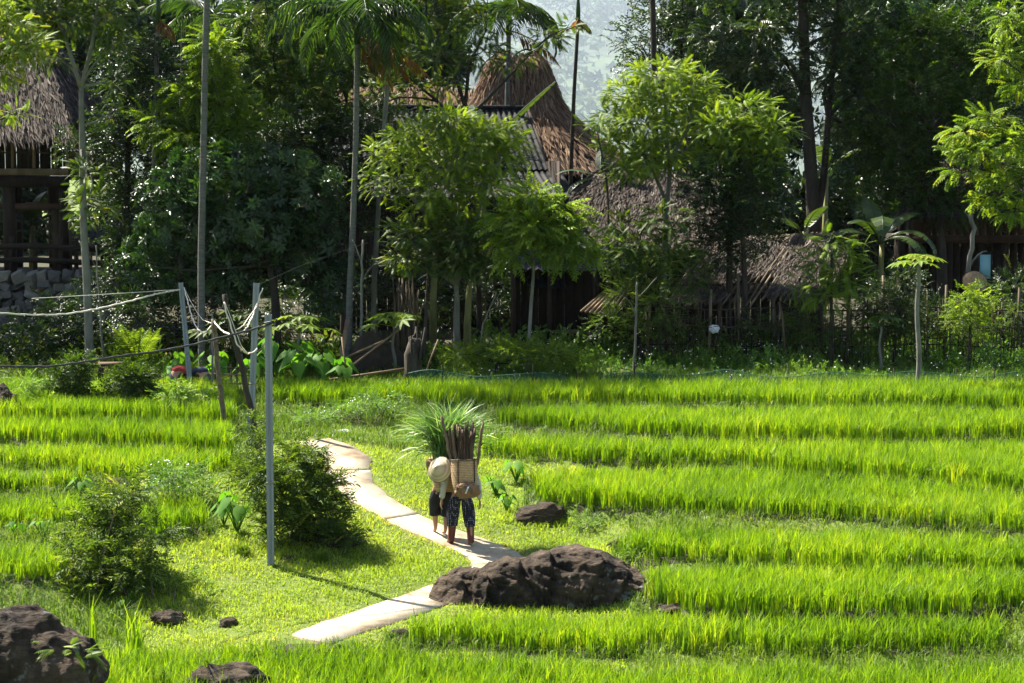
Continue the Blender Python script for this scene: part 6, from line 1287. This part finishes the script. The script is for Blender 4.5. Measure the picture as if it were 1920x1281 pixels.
g = G(); g.tube([(-.05, -.10, -.04), (-.03, -.115, .02), (.0, -.10, .07)], [.014, .013, .010], 7); obj_from(g.mesh('knot', M['sack'], smooth=True), 'knot', (0, 0, 0), RZ2, sk)
# firewood: every stick on its own
M['firewood'] = noise_mat('firewood_bark', [(.28, (.03, .019, .012)), (.45, (.075, .048, .030)), (.62, (.16, .11, .07)), (.8, (.28, .20, .13))], 7, 6, .9, .7, 22, (1, 1, .3), tint=.4)
for k in range(36):
    if k < 3: px_, py_ = [(-.17, 0), (.17, .02), (.16, -.08)][k]; L = [1.06, .98, .94][k]
    else: a = R.uniform(0, 6.28); r = .165*math.sqrt(R.random()); px_, py_ = r*math.cos(a), r*math.sin(a); L = R.uniform(.72, .98)
    q = loc(F2, RZ2, (px_*.75, -.30 + py_*.75 + .03, .98)); tx = px_*.95 + R.normal(0, .035); ty = py_*.3 + .10 + R.normal(0, .03)
    P = np.array([[0, 0, 0], [tx*.45 + R.normal(0, .012), ty*.5, L*.5], [tx, ty, L]]); g = G(); rr = R.uniform(.012, .027)
    Pq = np.stack([np.interp(np.linspace(0, 2, 9), [0, 1, 2], P[:, i]) for i in range(3)], 1); Pq[1:-1] += R.normal(0, .006, (7, 3)); g.tube(Pq, rr*np.linspace(1.05, .85, 9)*R.uniform(.9, 1.1, 9), 7)
    if k % 4 == 0: g.tube([Pq[6], Pq[6] + [R.choice([-1, 1])*.05, -.02, .06]], [rr*.5, rr*.3], 5)
    o = obj_from(g.mesh('firewood_stick', M['firewood']), 'firewood_stick', q, RZ2); set_props(o, 'rough brown firewood stick standing in the woven back basket', 'firewood', 'sticks of firewood in the basket')
# conical hat hanging on the grass basket
m, n, l, p = new_mat('palm_leaf_hat'); tc = n.new('ShaderNodeTexCoord'); wv = n.new('ShaderNodeTexWave'); wv.wave_type = 'RINGS'; wv.rings_direction = 'SPHERICAL'; wv.inputs['Scale'].default_value = 9; wv.inputs['Distortion'].default_value = .6
l.new(tc.outputs['Object'], wv.inputs['Vector']); l.new(ramp(n, l, wv.outputs['Fac'], [(.0, (.33, .26, .15)), (.4, (.42, .34, .21)), (1, (.47, .39, .25))]), p.inputs['Base Color']); p.inputs['Roughness'].default_value = .5; M['hat'] = m
q = loc(F1, RZ1, (-.16, -.58, 1.13)); H = empty('conical_hat', q, 'pale straw conical hat hanging on the grass basket', 'hat')
prof = [(.003, .150), (.03, .132), (.08, .092), (.13, .052), (.18, .012), (.205, -.008), (.207, -.014), (.19, -.002), (.12, .048), (.05, .105), (.003, .138)]
g = G(); g.lathe(prof, 40); obj_from(g.mesh('cone', M['hat'], smooth=True), 'cone', (0, 0, 0), 0, H)
a = np.arange(41)*2*PI/40; g = G(); g.tube(np.stack([.205*np.cos(a), .205*np.sin(a), 0*a-.010], 1), .006, 5, False); obj_from(g.mesh('rim', M['bamboo']), 'rim', (0, 0, 0), 0, H)
g = G(); g.tube([(-.14, .0, 0), (-.10, .05, -.14), (0, .06, -.20), (.10, .05, -.14), (.14, 0, 0)], .006, 5); obj_from(g.mesh('chin_strap', M['taro']), 'chin_strap', (0, 0, 0), 0, H)
H.rotation_euler = Vector((-.42, -.82, .38)).to_track_quat('Z', 'Y').to_euler()
# grass bundle rising out of the grass basket
c = loc(F1, RZ1, (.05, -.16, 1.13)); n = 620; az = np.where(R.random(n) < .6, R.choice([0, PI], n) + R.normal(0, .5, n), R.uniform(0, PI, n)); V, F, r = blades(c[0] + R.normal(0, .08, n), c[1] + R.normal(0, .06, n), c[2] + R.uniform(0, .2, n), R.uniform(.55, 1.12, n), R.uniform(.016, .032, n), np.abs(R.normal(.26, .22, n)), np.abs(R.normal(.35, .35, n)), az)
g = G().add(V, F, np.repeat(np.clip(R.normal(.45, .3, n), 0, 1), r))
for k in range(260):   # outer blades bending over to either side
    a = R.choice([0.0, PI]) + R.normal(0, .55); a = -a if math.sin(a) < -.3 else a; L = R.uniform(.5, 1.15); e = R.uniform(.55, 1.35); s0 = c + [R.normal(0, .06), R.normal(0, .05), R.uniform(.0, .4)]; d = np.array([math.cos(a), math.sin(a), 0]); wd = R.uniform(.008, .015)*nrm(np.array([-d[1], d[0], R.normal(0, .8)]))
    P = []; p_ = s0; bd = R.uniform(.12, .5)
    for t in range(6): P.append(p_); p_ = p_ + L/5*(d*math.cos(e) + UP*math.sin(e)); e -= bd*R.uniform(.7, 1.3)
    P = np.array(P); w6 = np.array([1, 1, .9, .75, .5, .08])[:, None]; VV = np.concatenate([P - wd*w6, P + wd*w6]); g.add(VV, [[t, t+1, 6+t+1, 6+t] for t in range(5)], float(np.clip(R.normal(.5, .28), 0, 1)))
g.build('grass_bundle', M['cutgrass'], at=c, label='big bundle of cut green grass in the basket of the walker ahead', cat='grass bundle', kind='stuff')
# tool handle sticking out of the grass basket; hanging strips of leaf
q = loc(F1, RZ1, (.0, -.48, 1.27)); root = empty('machete', q, 'dark machete handle sticking up beside the conical hat', 'machete')
g = G(); g.box((0, 0, .12), (.045, .03, .22)); obj_from(g.mesh('handle', M['leather']), 'handle', (0, 0, 0), RZ1, root); g = G(); g.box((0, 0, .30), (.018, .012, .16)); obj_from(g.mesh('tang', M['cable_b']), 'tang', (0, 0, 0), RZ1, root)
for k, (dx, L) in enumerate(((-.14, .62), (-.11, .42))):
    q = loc(F1, RZ1, (dx, -.52, .99)); g = G(); g.tube([q, q + [.0, -.01, -L*.5], q + [.03, 0, -L]], [.014, .010, .004], 4, flat=.3); g.build('leaf_strip', M['cutgrass'], at=q, label=['long pale leaf strip hanging below the conical hat', 'short green leaf strip hanging below the conical hat'][k], cat='leaf')
# two field workers bent over in the rear left paddy
def worker(label, px, Y, mat, rz):
    Fw = foot(px, Y); J = pose([(-.11, .05, 0), (.11, -.05, 0)], .10)
    J['waist'] = (0, .12, .96); J['chest'] = (0, .32, .93); J['neck0'] = (0, .43, .85); J['neck'] = (0, .47, .82); J['jaw'] = (0, .52, .78); J['head'] = (0, .57, .74); J['crown'] = (0, .63, .70); J['face'] = (0, .5, -.85)
    for s, sg in (('l', -1), ('r', 1)):
        sh = np.array([sg*.16, .34, .86]); wr = np.array([sg*.12, .48, .36]); el = (sh+wr)/2 + [sg*.05, -.04, 0]; J['sh'+s] = sh; J['ua'+s] = (sh+el)/2; J['el'+s] = el; J['fa'+s] = el*.5+wr*.5; J['wr'+s] = wr
    return person(label, Fw - [0, 0, .60], rz, J, None, .30, 'cloth_teal', mat, True)
worker('stooping field worker in a red top far back on the left', 321, 43.9, 'cloth_red', -1.2)
worker('stooping field worker in dark clothes right of the red one', 384, 43.8, 'cloth_teal', 1.0)

# ------------------------------------------------------------------ air
hz_ = G(); hz_.box((0, 10000, 924), (26600, 21400, 1852)); o = hz_.build('haze', M['net'], kind='stuff')
m = bpy.data.materials.new('haze_air'); m.use_nodes = True; n = m.node_tree.nodes; n.clear(); out = n.new('ShaderNodeOutputMaterial'); pv = n.new('ShaderNodeVolumePrincipled')
pv.inputs['Color'].default_value = (.70, .80, 1, 1); pv.inputs['Density'].default_value = HAZE; pv.inputs['Anisotropy'].default_value = 0
m.node_tree.links.new(pv.outputs[0], out.inputs['Volume']); o.data.materials.clear(); o.data.materials.append(m)
